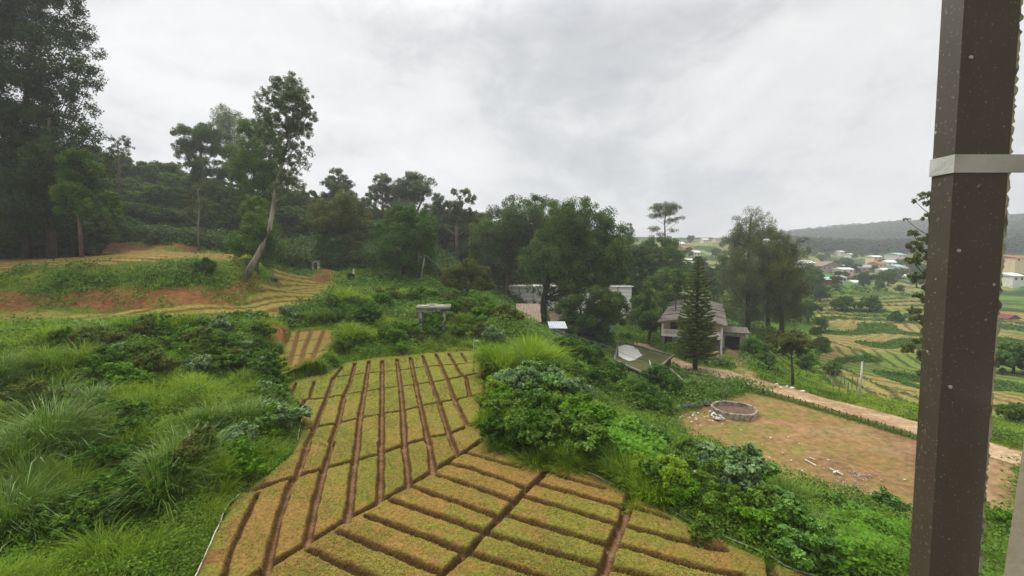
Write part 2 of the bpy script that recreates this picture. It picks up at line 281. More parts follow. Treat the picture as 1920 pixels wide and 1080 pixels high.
# draped sheets ---------------------------------------------------
def drape(name, maskf, bbox, res, hf, colf, m, kind='structure', **kw):
    xs = np.arange(bbox[0], bbox[2], res); ys = np.arange(bbox[1], bbox[3], res); A, B = np.meshgrid(xs, ys); a = A.ravel(); b = B.ravel()
    k = maskf(a, b) > 0; K = k.reshape(A.shape); ok = K[:-1, :-1] & K[1:, :-1] & K[:-1, 1:] & K[1:, 1:]
    ii = np.arange(a.size).reshape(A.shape); f = np.stack([ii[:-1, :-1][ok], ii[:-1, 1:][ok], ii[1:, 1:][ok], ii[1:, :-1][ok]], 1)
    u, inv = np.unique(f, return_inverse=True); f = inv.reshape(-1, 4); a = a[u]; b = b[u]
    o = link(name, npmesh(name, np.stack([a, b, hf(a, b)], 1), f, 4, vcol=colf(a, b)), m, smooth=True); tag(o, kind=kind); return o
def Z1(*p): return [(480+a/4.2667, 830+b/4.2667) for a, b in p]
def Z2(*p): return [(880+a/4.2667, 830+b/4.2667) for a, b in p]
def Z3(*p): return [(1180+a/3.556, 860+b/3.556) for a, b in p]
def Z4(*p): return [(520+a/4.571, 650+b/4.571) for a, b in p]
def Z0(*p): return [(340+a/2.077, 560+b/2.077) for a, b in p]
FUR = [(.20, Z4((160,310),(105,440))),(.2, Z4((315,300),(275,440),(225,470),(195,590))),
 (.26, Z4((555,175),(480,270),(420,440),(330,670),(240,850))+Z1((420,0),(330,250),(270,340),(190,570),(120,850),(70,1060),(40,1200))),
 (.26, Z4((665,140),(625,300),(570,430),(520,660),(455,820))+Z1((610,0),(540,220),(480,450),(440,640),(400,830))),
 (.28, Z4((785,125),(755,330),(715,560),(690,760))+Z1((815,0),(780,200),(760,420),(725,640))),
 (.28, Z4((900,120),(898,380),(895,590),(895,800))+Z1((1000,0),(1000,220),(990,470))),
 (.28, Z4((1025,105),(1055,330),(1075,560),(1090,800))+Z1((1185,0),(1210,200),(1220,360))),
 (.28, Z4((1140,90),(1190,340),(1240,560),(1290,800))+Z1((1385,0),(1420,240))),
 (.26, Z4((1245,75),(1320,300),(1390,490),(1470,740),(1540,920))),(.26, Z4((1360,65),(1460,290),(1540,500),(1635,680))),
 (.24, Z4((1470,60),(1560,220),(1620,270),(1650,430))),(.24, Z4((1580,55),(1620,135))),(.1, Z4((1695,60),(1680,220))),(.18, Z0((295,760),(240,880),(195,980),(165,1080),(140,1180))),
 (.12, Z4((480,265),(700,235),(900,215),(1100,195),(1300,170),(1500,155),(1700,140))),(.14, Z4((120,465),(420,440),(640,400),(900,360),(1200,325),(1450,285),(1700,235))),
 (.15, Z4((230,710),(500,660),(720,610),(900,580),(1080,550),(1280,500),(1500,460),(1650,430),(1780,400))),
 (.17, [(450,924)]+Z1((0,370),(250,290),(520,210),(780,145),(1000,90))+Z4((1090,840),(1280,785),(1470,750),(1620,690),(1750,640))),
 (.18, Z1((-60,1090),(100,990),(380,830),(720,620),(980,480),(1210,350),(1430,220),(1610,110),(1780,0))+[(903,825)]),
 (.17, Z2((-30,82),(400,200))),(.18, [(845,871)]+Z2((0,205),(460,370))),(.18, [(815,890)]+Z2((0,345),(340,465))),(.18, Z1((1255,355),(1910,590))),
 (.18, Z1((1085,465),(1790,710))),(.18, Z1((890,590),(1650,870))),(.18, Z1((660,715),(1450,1040))),(.18, Z1((430,865),(900,1075),(1300,1250))),
 (.17, Z2((620,225),(440,400),(250,600),(100,750),(0,870),(-220,1060),(-400,1230))),
 (.17, Z2((650,245),(1070,370))),(.18, Z2((560,335),(1230,525))),(.18, Z2((440,435),(1180,660))),(.18, Z2((295,585),(1100,820))),(.18, Z2((150,735),(1040,990))),(.18, Z2((0,890),(560,1067),(1000,1200))),
 (.27, Z2((1290,430),(1240,600),(1150,800),(1060,1067),(1000,1250))),(.16, Z2((1310,525),(1600,610))),(.17, Z2((1245,670),(1920,850))+Z3((640,615))),(.17, Z2((1180,820),(1920,1030))+Z3((760,785))),(.17, Z2((1110,1000),(1400,1067),(1900,1190))),
 (.2, Z3((930,660),(960,782),(990,900))),
 (.38, [(906,662),(909,690),(914,722),(913,745),(907,770),(908,800),(918,828)])]
FW = [((wd*.7 if i < 14 else .19 if i < 18 else wd*.95 if wd < .2 else wd*.8), [tuple(PZ(a, b, 0)[:2]) for a, b in pts]) for i, (wd, pts) in enumerate(FUR)]
def furrow(x, y):
    d = np.full(x.shape, 9.0); wob = (fbm(x*2.2, y*2.2, 61, 3)-.5)*.12
    for wd, pts in FW:
        xs = [p[0] for p in pts]; ys = [p[1] for p in pts]; k = (x > min(xs)-1) & (x < max(xs)+1) & (y > min(ys)-1) & (y < max(ys)+1)
        d[k] = np.minimum(d[k], segd(pts, x[k], y[k])-wd)
    return d+wob*.9+.05
def fieldh(x, y):
    d = furrow(x, y); e = sdf(FIELD, x, y)
    return -.29*(1-sm(-.06, .04, d))+(fbm(x*5, y*5, 62, 3)-.5)*.07+(fbm(x*.7, y*.7, 64, 2)-.5)*.06-.15*sm(.25, 0, e)+.04
def fieldcol(x, y):
    d = furrow(x, y); t = sm(.0, .07, d+.01); n = fbm(x*3, y*3, 63, 4); nb = fbm(x*.25, y*.25, 65, 3); e = sdf(FIELD, x, y)
    top = mixc(np.tile([.205, .122, .035], (len(x), 1)), np.tile([.145, .14, .024], (len(x), 1)), sm(.35, .65, n*.45+nb*.55)*1.0); top = mixc(top, np.tile([.145, .155, .025], (len(x), 1)), sm(17, 34, y)*.75)
    fur = mixc(np.tile([.085, .046, .018], (len(x), 1)), np.tile([.21, .122, .062], (len(x), 1)), sm(-.04, -.16, d)*.8)
    cc = mixc(fur, top, t); return mixc(cc, mixc(np.tile([.13, .065, .025], (len(x), 1)), np.tile([.10, .12, .02], (len(x), 1)), sm(.4, .55, n)), sm(.75, .15, e+(n-.5)*.5)*.85)
fx = [p[0] for p in FIELD]; fy = [p[1] for p in FIELD]
fmat = colmat('bed_soil_with_seedlings', nscale=11, amp=.5, bump=1.0, dist=.06)
drape('vegetable_field', lambda a, b: sdf(FIELD, a, b)+(fbm(a*1.2, b*1.2, 66, 3)-.5)*.7, (min(fx)-.3, 8.5, max(fx)+.3, max(fy)+.3), .05, fieldh, fieldcol, fmat)
sx = [p[0] for p in SMALL]; sy = [p[1] for p in SMALL]
SF = [(.16, [tuple(PZ(a, b, .75)[:2]) for a, b in q]) for q in ([(560,618),(552,650),(540,690)],[(585,618),(570,655),(562,688)],[(608,618),(595,650),(580,686)],[(520,672),(575,664),(622,655)],[(540,640),(625,634)])]
def smallh(x, y):
    d = np.full(x.shape, 9.0)
    for wd, pts in SF: d = np.minimum(d, segd(pts, x, y)-wd)
    return .78-.17*(1-sm(-.1, .08, d))+(fbm(x*4, y*4, 67, 3)-.5)*.12
def smallc(x, y):
    d = np.full(x.shape, 9.0)
    for wd, pts in SF: d = np.minimum(d, segd(pts, x, y)-wd)
    return mixc(np.tile([.12, .06, .022], (len(x), 1)), mixc(np.tile([.21, .125, .04], (len(x), 1)), np.tile([.17, .15, .035], (len(x), 1)), sm(.4, .6, fbm(x, y, 68, 3))), sm(-.05, .1, d))
drape('small_terrace_bed', lambda a, b: sdf(SMALL, a, b)+(fbm(a, b, 66, 3)-.5)*.4, (min(sx)-.3, min(sy)-.3, max(sx)+.3, max(sy)+.3), .1, smallh, smallc, fmat)
def yardc(x, y):
    n = fbm(x/3.5, y/3.5, 71, 4); m = fbm(x/8, y/8, 72, 3); e = sdf(YARD, x, y)
    cc = mixc(np.tile([.17, .10, .05], (len(x), 1)), np.tile([.235, .15, .08], (len(x), 1)), sm(.4, .65, n)); cc = mixc(cc, np.tile([.29, .13, .06], (len(x), 1)), sm(.58, .7, fbm(x/5, y/5, 75, 3))*.4)
    moss = np.clip(sm(29, 17, x)+sm(37, 44, y)*.9+sm(1.8, .2, e+(n-.5)*2)*.5+sm(.55, .75, m)*.45, 0, 1)
    return mixc(cc, mixc(np.tile([.15, .135, .035], (len(x), 1)), np.tile([.19, .125, .05], (len(x), 1)), sm(.4, .6, fbm(x*1.2, y*1.2, 73, 3))), moss*sm(.3, .55, fbm(x/2, y/2, 74, 4)+.12))
yx = [p[0] for p in YARD]; yy = [p[1] for p in YARD]; ymat = colmat('packed_dirt', nscale=2.2, amp=.42, bump=.6, dist=.04)
drape('dirt_yard', lambda a, b: np.where(roaddist(a, b) > 2.0, sdf(YARD, a, b)+.3+(fbm(a/1.5, b/1.5, 76, 3)-.5)*1.6, -1), (min(yx)-1, min(yy)-1, max(yx)+1, max(yy)+1), .17, lambda a, b: H(a, b)+.05, yardc, ymat)
def roadc(x, y):
    d = roaddist(x, y); n = fbm(x/1.6, y/1.6, 77, 4)
    cc = mixc(np.tile([.27, .175, .10], (len(x), 1)), np.tile([.37, .26, .16], (len(x), 1)), sm(.35, .65, n)); return mixc(cc, np.tile([.17, .14, .05], (len(x), 1)), np.clip(sm(1.8, 2.5, d+(n-.5)*.8)+sm(.3, .1, np.abs(d-.75))*.35*sm(.5, .6, n), 0, .9))
rx = [p[0] for p in ROADC]; ry = [p[1] for p in ROADC]
drape('dirt_road', lambda a, b: 2.35+(fbm(a/1.5, b/1.5, 78, 3)-.5)*1.0-roaddist(a, b), (min(rx)-2, min(ry)-2, max(rx)+2, max(ry)+2), .17, lambda a, b: H(a, b)+.09, roadc, ymat)
# side lane to the house
LANE = [tuple(PZ(a, b, -7.05)[:2]) for a, b in [(1430,722),(1400,700),(1378,672),(1370,645),(1366,628)]]
drape('house_lane', lambda a, b: np.where(roaddist(a, b) > 2.0, 1.5+(fbm(a/1.5, b/1.5, 79, 3)-.5)*.9-segd(LANE, a, b), -1), (min(p[0] for p in LANE)-3, min(p[1] for p in LANE)-3, max(p[0] for p in LANE)+3, max(p[1] for p in LANE)+3), .2, lambda a, b: H(a, b)+.06,
      lambda x, y: mixc(np.tile([.22, .165, .07], (len(x), 1)), np.tile([.13, .13, .035], (len(x), 1)), sm(.4, .6, fbm(x/2, y/2, 80, 3))), ymat)
# ---------------------------------------------------------------- foliage generators
bark_d = mat('dark_bark', (.035, .027, .02), (.075, .06, .045), scale=2.5, bump=.5, stretch=(3, 3, .6))
bark_r = mat('reddish_bark', (.09, .05, .035), (.15, .095, .07), scale=2.5, bump=.5, stretch=(3, 3, .6))
bark_p = mat('pale_gum_bark', (.27, .235, .185), (.12, .085, .06), scale=1.6, bump=.3, stretch=(2, 2, .35), lo=.42, hi=.68)
LM = dict(giant=leafmat('giant_tree_foliage', (.022, .042, .012), (.075, .115, .03)), gum=leafmat('gum_foliage', (.075, .105, .05), (.24, .29, .15), tr=.4), dark=leafmat('dark_foliage', (.035, .068, .014), (.11, .175, .035)), mid=leafmat('green_foliage', (.05, .105, .014), (.15, .25, .03)), grey=leafmat('grey_green_foliage', (.07, .1, .055), (.16, .20, .11)),
          pine=leafmat('conifer_foliage', (.04, .075, .015), (.125, .19, .035)), olive=leafmat('olive_foliage', (.06, .08, .016), (.15, .17, .03)), bright=leafmat('bright_foliage', (.06, .15, .010), (.16, .32, .02), tr=.35),
          lime=leafmat('lime_foliage', (.11, .21, .010), (.28, .40, .03), tr=.35), white=leafmat('silvery_foliage', (.08, .16, .045), (.25, .35, .15), tr=.2, rough=.4), deep=leafmat('deep_green_foliage', (.03, .085, .010), (.10, .20, .02)),
          cas=leafmat('casuarina_foliage', (.075, .10, .035), (.17, .20, .07)), norf=leafmat('araucaria_foliage', (.06, .10, .012), (.19, .23, .03)))
def unit(a): return a/(np.linalg.norm(a, axis=-1, keepdims=True)+1e-9)
def leafquads(C, nrm, size, rg, asp=.55, up=None):
    n = len(C); r = rg.normal(size=(n, 3)) if up is None else up+rg.normal(size=(n, 3))*.35
    a = unit(r-(r*nrm).sum(1, keepdims=True)*nrm); b = np.cross(nrm, a); s = size[:, None]*.5
    return np.stack([C+a*s, C+b*s*asp, C-a*s, C-b*s*asp], 1)
def leafobj(name, Q, v, m, parent=None):
    n = len(Q); return link(name, npmesh(name, Q.reshape(-1, 3), np.arange(n*4).reshape(n, 4), 4, fattr=v), m, parent)
def crown_leaves(clumps, n, size, rg, puffs=22, flat=1.0, pr=.31, droop=0., tilt=.5, top=.35, asp=.55):
    cl = np.array(clumps, float); wts = (cl[:, 3]*cl[:, 4]*cl[:, 5])**.72; wts /= wts.sum(); PC, PR, PV = [], [], []
    for q, cc in enumerate(cl):
        k = max(4, int(puffs)); d = unit(rg.normal(size=(k, 3))+[0, 0, top]); rad = rg.uniform(.3, 1.05, (k, 1))**.6
        PC.append(cc[:3]+d*rad*cc[3:6]); r = cc[3:6].mean()*pr*rg.uniform(.7, 1.3, k); PR.append(r); PV.append(np.full(k, rg.uniform(0, .25))+rg.uniform(-.15, .45, k))
    idx = np.repeat(np.arange(len(cl)), [len(p) for p in PC]); PC = np.concatenate(PC); PR = np.concatenate(PR); PV = np.concatenate(PV)
    pw = wts[idx]/np.bincount(idx)[idx]*PR**1.2; pw /= pw.sum(); s = rg.choice(len(PC), n, p=pw)
    o = rg.normal(size=(n, 3)); o = unit(o)*(rg.random((n, 1))**.45); C = PC[s]+o*PR[s][:, None]*[1, 1, flat]
    if droop: C[:, 2] -= droop*rg.random(n)**2*PR[s]
    nrm = unit(o*.6+rg.normal(size=(n, 3))*tilt+[0, 0, .45]); sz = size*rg.uniform(.6, 1.35, n)
    v = np.clip(PV[s]+rg.uniform(0, .5, n), 0, 1); return leafquads(C, nrm, sz, rg, asp), v, PC
def bez(a, b, sag, k=5):
    a = np.array(a); b = np.array(b); m = (a+b)/2+np.array([0, 0, sag]); return [(1-t)**2*a+2*t*(1-t)*m+t*t*b for t in np.linspace(0, 1, k)]
def tree_parts(t, base, trunk, tr, clumps, n, ls, lm, bm, rg, limbs=True, twigs=0, tk=8, lr=.5, **kw):
    b0 = np.array(base, float); mb = MB(); tp = [np.array(p, float)-b0 for p in trunk]; tp[0] = tp[0]-[0, 0, .4]
    for i in range(1, len(tp)-1): tp[i] = tp[i]+rg.normal(size=3)*tr[0]*.1
    mb.tube(tp, tr, tk); cl = np.array(clumps, float).copy(); cl[:, :3] -= b0
    Q, v, PC = crown_leaves(cl, int(n*1.9), ls, rg, **kw)
    if limbs:
        # dense poly of trunk for attachments
        D = []; 
        for i in range(len(tp)-1):
            for q in np.linspace(0, 1, 5)[:-1]: D.append((tp[i]*(1-q)+tp[i+1]*q, tr[i]*(1-q)+tr[i+1]*q))
        D.append((tp[-1], tr[-1])); DP = np.array([d[0] for d in D]); DR = [d[1] for d in D]; h0 = DP[:, 2].max()
        for cc in cl:
            hd = np.hypot(cc[0]-DP[:, 0], cc[1]-DP[:, 1]); cost = np.abs(cc[2]-DP[:, 2]-hd*.75)+hd*.5+(DP[:, 2] < h0*.22)*8; j = int(np.argmin(cost))
            r0 = min(DR[j]*.7, max(.03, tr[0]*.3*lr*2*(cc[3]/cl[:, 3].max())**.5)); mb.tube(bez(DP[j], cc[:3], -.12*np.linalg.norm(cc[:3]-DP[j])), np.linspace(r0, r0*.3+.012, 5), 5, False)
        if twigs:
            k = len(PC)//len(cl)
            for i in rg.choice(len(PC), min(twigs, len(PC)), replace=False):
                a = cl[i//k][:3]; mb.tube(bez(a, PC[i], .1, 3), [.05*lr*2, .035*lr*2, .015], 4, False)
    if bm: mb.build('trunk', bm, t, True)
    leafobj('crown', Q, v, LM[lm] if isinstance(lm, str) else lm, t)
def pxcl(lst, Y, dy=.6, flat=1.0, seed=0, sc=1.0):
    rg = np.random.default_rng(seed+5); o = []
    for q in lst:
        px, py, r = q[:3]; yy = Y*(1+0)+rg.uniform(-1, 1)*dy*max(x[2] for x in lst)*Y/F*1.6; p = P(px, py, yy); rr = r*yy/F*sc*1.24; o.append((*p, rr, rr, rr*flat))
    return o
def htree(name, label, cat, Y, trunk, radii, cl, n, ls, lm, bm, group=None, seed=0, flat=1.0, dy=.6, sc=1.0, **kw):
    rg = np.random.default_rng(seed); tp = [P(a, b, Y) for a, b in trunk]; gz = h1(tp[0][0], tp[0][1]); base = np.array([tp[0][0], tp[0][1], gz])
    tp[0] = base.copy() if abs(tp[0][2]-gz) > .05 else tp[0]
    t = empty(name, base, label, cat, group); tree_parts(t, base, tp, radii, pxcl(cl, Y, dy, flat, seed, sc), n, ls, lm, bm, rg, **kw); return t
def copy_thing(o, loc, rz, s, label=None, group=None):
    r = o.copy(); COL.objects.link(r); r.location = [float(v) for v in loc]; r.rotation_euler = (0, 0, rz); r.scale = s if hasattr(s, '__len__') else (s, s, s)
    if label: r['label'] = label
    if group: r['group'] = group
    for ch in list(o.children): q = ch.copy(); COL.objects.link(q); q.parent = r
    return r
# ---------------------------------------------------------------- prototypes (each is used as the first tree of its kind)
def proto(kind, seed, lm, name='broadleaf_tree'):
    rg = np.random.default_rng(seed); t = empty(name, (0, 0, 0), 'tree', 'tree'); cl = []
    if kind == 'broad':
        for i in range(20):
            a = rg.uniform(0, 2*pi); z = rg.uniform(2.2, 9.4); R0 = 3.6*math.sqrt(max(.05, 1-((z-5.2)/5.0)**2)); r = rg.uniform(1.0, 1.9); q = rg.uniform(.25, 1)*R0; cl.append((q*cos(a), q*sin(a), z, r, r, r*.85))
        tree_parts(t, (0, 0, 0), [(0, 0, 0), (.1, 0, 3), (-.1, .1, 6), (0, 0, 8.5)], [.32, .26, .17, .05], cl, 20000, .26, lm, bark_d, rg, puffs=18)
    if kind == 'euc':
        for i in range(17):
            a = rg.uniform(0, 2*pi); z = rg.uniform(4.5, 10.3); q = rg.uniform(.3, 1)*2.9*math.sqrt(max(.05, 1-((z-6.8)/4.0)**2)); r = rg.uniform(.55, 1.0); cl.append((q*cos(a), q*sin(a), z, r*1.2, r*1.2, r*.7))
        tree_parts(t, (0, 0, 0), [(0, 0, 0), (.15, 0, 3), (-.1, .1, 6), (.2, 0, 9.6)], [.2, .16, .11, .03], cl, 9000, .17, lm, bark_p, rg, puffs=24, twigs=90, pr=.25)
    if kind == 'pine':
        for i in range(26):
            z = 2.0+8.2*i/26; R0 = 3.4*(1-(z/11.4)**2.2); a = i*2.4; q = rg.uniform(.35, .95)*R0; r = rg.uniform(.8, 1.3); cl.append((q*cos(a), q*sin(a), z, r*1.25, r*1.25, r*.55))
        tree_parts(t, (0, 0, 0), [(0, 0, 0), (0, 0, 5), (0, 0, 10.6)], [.3, .2, .04], cl, 18000, .22, lm, bark_d, rg, puffs=13, flat=.6)
    return t
PR = {}; USED = set()
def plant(key, px, topy, Y, label, group, wid=1.0, rot=None, name=None, cat='tree'):
    kind, seed, lm = key
    if key not in PR: PR[key] = proto(kind, seed, lm, {'broad': 'broadleaf_tree', 'euc': 'eucalyptus_tree', 'pine': 'conifer_tree'}[kind])
    x = (px-960)/F*Y; z = h1(x, Y); top = P(px, topy, Y)[2]; s = max(.12, (top-z)/10.6); rz = (px*1.7+Y) % 6.28; t = PR[key]
    if key not in USED:
        USED.add(key); t.location = (x, Y, z-.1); t.rotation_euler = (0, 0, rz); t.scale = (s*wid, s*wid, s); t['label'] = label; t['group'] = group; t['category'] = cat
        if not group: del t['group']
        return t
    t = copy_thing(t, (x, Y, z-.1), rz, (s*wid, s*wid, s), label, group)
    if not group and 'group' in t: del t['group']
    t['category'] = cat; return t
B1, B2, B3, B4 = ('broad', 1, 'dark'), ('broad', 2, 'mid'), ('broad', 3, 'deep'), ('broad', 4, 'olive'); E1, E2 = ('euc', 5, 'grey'), ('euc', 6, 'grey'); K1 = ('pine', 7, 'pine')
# ---------------------------------------------------------------- trees of the photograph
def zz(lst, s, ox, oy): return [(ox+a/s, oy+b/s, r/s) for a, b, r in lst]
# left giants
htree('eucalyptus_tree', 'tallest dark tree at the far left, bare pale limbs in its open crown', 'tree', 66, [(48,446),(46,300),(50,180),(56,90),(62,-10)], [.5,.42,.3,.2,.08],
  [(20,10,42),(70,-20,42),(112,22,34),(95,66,34),(40,60,34),(140,58,26),(160,88,26),(122,108,32),(72,128,30),(20,125,36),(150,136,30),(104,160,34),(165,168,20),(42,182,40),(132,188,30),(-10,60,50),(-20,150,50),(170,200,12),(-40,-20,60),(20,-60,50)], 60000, .30, 'giant', bark_d, seed=1, puffs=32, pr=.26, twigs=160, flat=.85, limbs=True)
htree('eucalyptus_tree', 'massive dark leafy tree under the tallest one, its shaggy edge drooping to the right', 'tree', 63, [(95,448),(92,380),(94,300),(92,220)], [.55,.45,.3,.15],
  [(30,235,48),(80,250,44),(130,238,34),(166,252,24),(-20,260,60),(60,300,54),(120,300,44),(172,300,30),(195,335,20),(10,330,60),(90,350,48),(150,345,34),(40,385,45),(100,395,36),(-10,400,50),(175,372,26)], 60000, .30, 'giant', bark_d, seed=2, puffs=32, pr=.28, flat=.8)
htree('broadleaf_tree', 'small forked tree with brighter green crown in front of the dark giants', 'tree', 58, [(152,462),(150,430),(148,400),(146,340)], [.24,.2,.14,.06],
  [(148,312,24),(158,342,22),(140,368,22),(196,384,22),(216,398,14),(170,396,16),(120,384,20),(130,345,18)], 16000, .24, 'mid', bark_r, seed=3, puffs=14, pr=.32)
for i, (px, py, r) in enumerate([(20,420,34),(75,425,28),(120,432,22),(-25,428,30),(178,425,18)]):
    g0 = P(px, 458, 70+i); htree('shrub', ['broad dark shrub at the foot of the giant trees, beside the left photo edge','rounded dark shrub under the giant trees above the upper field','low dark shrub between the giant trunks and the forked tree','dark shrub cut by the left photo edge','small leafy shrub right of the forked tree trunk'][i], 'shrub', 70+i, [(px,462),(px,py)], [.12,.05], [(px,py,r),(px-r*.7,py+12,r*.8),(px+r*.7,py+10,r*.8),(px,py+24,r*.9),(px-r*.5,py+30,r*.7),(px+r*.6,py+30,r*.7)], 12000, .3, 'dark', bark_d, seed=20+i)
# layered cypress, pale gum behind, leaning gum
htree('cypress_tree', 'dark flat-layered cypress rising above the left woods', 'tree', 105, [(372,440),(375,380),(378,320),(375,250)], [.55,.45,.3,.1],
  [(375,245,22),(350,256,24),(400,257,22),(340,279,16),(375,273,28),(410,284,22),(430,300,16),(352,298,18),(395,312,26),(425,326,16),(388,335,24),(347,312,12),(402,352,22)], 26000, .32, 'pine', bark_d, sc=1.12, seed=4, flat=.42, puffs=16, twigs=40, pr=.28)
htree('eucalyptus_tree', 'pale thin-crowned gum tree just right of the layered cypress', 'tree', 118, [(438,440),(434,330),(430,230)], [.4,.3,.1],
  [(425,220,14),(440,233,16),(414,240,12),(432,258,16),(420,280,12),(445,288,14),(460,268,12),(450,310,14),(465,300,12)], 12000, .3, 'gum', bark_p, sc=1.3, seed=5, puffs=34, pr=.33, twigs=60, flat=.9)
htree('broadleaf_tree', 'full green tree close behind the leaning gum trunk', 'tree', 84, [(470,470),(470,400),(478,300)], [.5,.4,.1],
  [(470,255,22),(492,262,22),(462,290,24),(495,295,28),(455,325,20),(482,330,30),(515,330,24),(468,358,26),(500,362,26),(450,348,16),(530,350,18)], 30000, .28, 'mid', bark_d, seed=6, puffs=16)
htree('eucalyptus_tree', 'tall leaning gum tree with pale peeling trunk on the corner of the red bank', 'tree', 57, [(455,520),(478,488),(493,460),(505,430),(512,390),(518,350),(528,310),(540,270),(550,225),(556,175)], [.5,.36,.29,.26,.23,.2,.16,.12,.08,.04],
  [(552,160,18),(530,172,22),(572,178,14),(500,186,16),(545,205,26),(577,218,16),(492,218,16),(520,234,24),(560,252,20),(482,256,12),(512,272,20),(546,290,20),(580,285,10),(540,325,18),(556,348,16),(530,355,14),(572,310,10),(498,240,16),(568,200,14),(500,290,14),(572,245,14)], 30000, .17, 'gum', bark_p, sc=.95, seed=7, puffs=34, pr=.22, twigs=220, lr=.35, tk=12)
htree('small_tree', 'narrow bright green bushy tree left of the leaning gum trunk', 'tree', 63, [(482,500),(482,450),(482,400)], [.2,.16,.05],
  [(480,382,16),(484,400,22),(475,420,26),(488,440,30),(470,455,28),(495,462,28),(478,478,28),(508,430,14),(458,470,16)], 18000, .2, 'mid', bark_d, seed=8, puffs=12)
htree('bare_tree', 'sparse pinkish-twigged tree poking above the woods right of the dark giants', 'tree', 92, [(222,380),(224,310),(222,275)], [.25,.15,.05],
  [(215,268,8),(230,264,8),(240,276,8),(222,285,10),(205,282,6),(235,292,8),(212,296,8)], 1600, .25, 'olive', bark_r, seed=9, twigs=60, lr=.3, puffs=12)
htree('bare_tree', 'almost leafless pale-limbed tree at the end of the grassy bank', 'tree', 84, [(372,458),(372,420),(374,385),(370,355)], [.22,.17,.12,.05],
  [(350,402,8),(340,405,5),(362,372,9),(385,378,9),(372,356,8),(392,395,8),(355,385,8),(380,345,6)], 1900, .22, 'olive', bark_p, seed=10, twigs=70, lr=.35, puffs=12)
# woods on the slope
wl = 'dark broadleaf tree of the wooded slope behind the upper left field'; wg = 'trees of the left wooded slope'
for i, (px, ty, Y) in enumerate([(195,288,112),(232,305,118),(262,318,122),(292,322,120),(322,316,125),(350,330,120),(205,340,98),(240,350,100),(275,358,102),(308,352,99),(340,362,100),(372,370,104),(400,345,118),(220,385,90),(258,392,91),(295,396,92),(330,402,93),(400,385,100),(430,375,104),(448,350,118),(530,366,122),(556,372,126),(582,370,128),(520,395,108),(548,400,108),(578,398,112),(600,385,118),(425,405,108),(355,405,94),(180,330,92),(60,300,90),(130,340,88),(10,280,95)]):
    plant((B1, B2, B1, B3)[i % 4], px, ty-14, Y, wl, wg, wid=1.2)
cl_ = 'soft green tree in the wooded belt below the skyline gums'; cg = 'trees of the central wooded belt'
for i, (px, ty, Y) in enumerate([(610,385,122),(640,372,128),(668,385,124),(695,398,122),(722,392,128),(750,398,126),(780,404,125),(812,400,128),(842,408,124),(872,402,122),(900,405,116),(690,420,108),(730,430,106),(830,428,104),(868,435,102),(905,440,106),(660,432,112),(800,440,102),(890,455,99),(925,432,118),(955,425,120),(990,430,118),(1030,440,112),(1120,440,112),(1150,448,110),(1175,462,108),(880,450,112)]):
    plant((B2, B1, B4, B1)[i % 4], px, ty-9, Y, cl_, cg, wid=1.25)
o7 = (4.908, 560, 300)
htree('eucalyptus_tree', 'airy layered gum on the skyline, the leftmost of the central gums', 'tree', 120, [(645,440),(643,390),(638,330)], [.4,.3,.1],
  zz([(350,110,38),(300,190,42),(400,165,32),(240,320,28),(235,215,26),(330,250,52),(400,260,46),(450,220,36),(480,330,44),(330,350,60),(430,380,60),(500,400,36),(520,360,20)], *o7), 15000, .34, 'gum', bark_p, sc=1.3, seed=11, flat=.55, puffs=34, pr=.33, twigs=90)
htree('eucalyptus_tree', 'fine-branched conical gum on the skyline, second of the central gums', 'tree', 118, [(719,440),(719,400),(716,345)], [.35,.25,.08],
  zz([(760,160,34),(790,200,40),(705,190,20),(690,270,36),(760,270,42),(820,290,42),(650,330,26),(730,360,38),(820,370,34),(620,390,36),(680,430,32),(800,440,26)], *o7), 11000, .3, 'gum', bark_r, sc=1.3, seed=12, flat=.7, puffs=34, pr=.33, twigs=120, lr=.35)
htree('eucalyptus_tree', 'broad dark gum with a long limb reaching right, widest of the skyline gums', 'tree', 116, [(780,440),(782,395),(792,375),(798,345)], [.4,.3,.2,.08],
  zz([(1030,150,38),(1080,180,44),(1010,200,36),(930,210,34),(900,270,44),(1160,180,26),(1220,200,26),(1265,228,14),(1000,270,54),(1120,260,54),(1180,300,32),(930,350,60),(1020,360,54),(1100,345,42),(900,430,52),(980,440,52),(1180,440,32),(1160,500,36),(1200,520,24)], *o7), 22000, .32, 'gum', bark_r, sc=1.3, seed=13, flat=.75, puffs=34, pr=.33, twigs=110, lr=.4)
htree('eucalyptus_tree', 'gum with a long straight pale trunk left of the big conifers', 'tree', 98, [(857,493),(856,420),(859,390),(866,365)], [.42,.32,.22,.06],
  zz([(1430,300,26),(1530,300,32),(1580,350,32),(1480,350,18),(1600,400,14),(1280,350,34),(1270,430,40),(1370,420,36),(1470,430,42),(1250,500,32),(1340,520,50),(1450,520,54),(1560,480,32),(1620,500,26),(1642,540,12),(1540,560,50),(1600,600,16),(1280,560,34)], *o7), 17000, .28, 'gum', bark_p, sc=1.3, seed=14, flat=.7, puffs=34, pr=.33, twigs=110, lr=.4)
htree('broadleaf_tree', 'olive-green rounded tree on a slim dark trunk beside the far terraces', 'tree', 88, [(655,506),(655,460),(648,420)], [.32,.26,.1],
  [(640,398,28),(608,404,22),(668,405,22),(640,428,28),(662,450,20),(622,424,22),(598,425,16),(684,430,16)], 22000, .26, 'olive', bark_d, seed=15)
htree('small_tree', 'dark upright bush-like tree left of the slim dark trunk', 'tree', 86, [(607,500),(607,450)], [.2,.06], [(605,445,12),(606,462,14),(608,480,15),(600,490,12)], 9000, .24, 'deep', bark_d, seed=16)
htree('small_tree', 'dark rounded bush-like tree close against the slim dark trunk', 'tree', 87, [(633,505),(633,470)], [.2,.06], [(636,466,14),(628,482,15),(640,492,14),(622,495,10)], 9000, .24, 'deep', bark_d, seed=17)
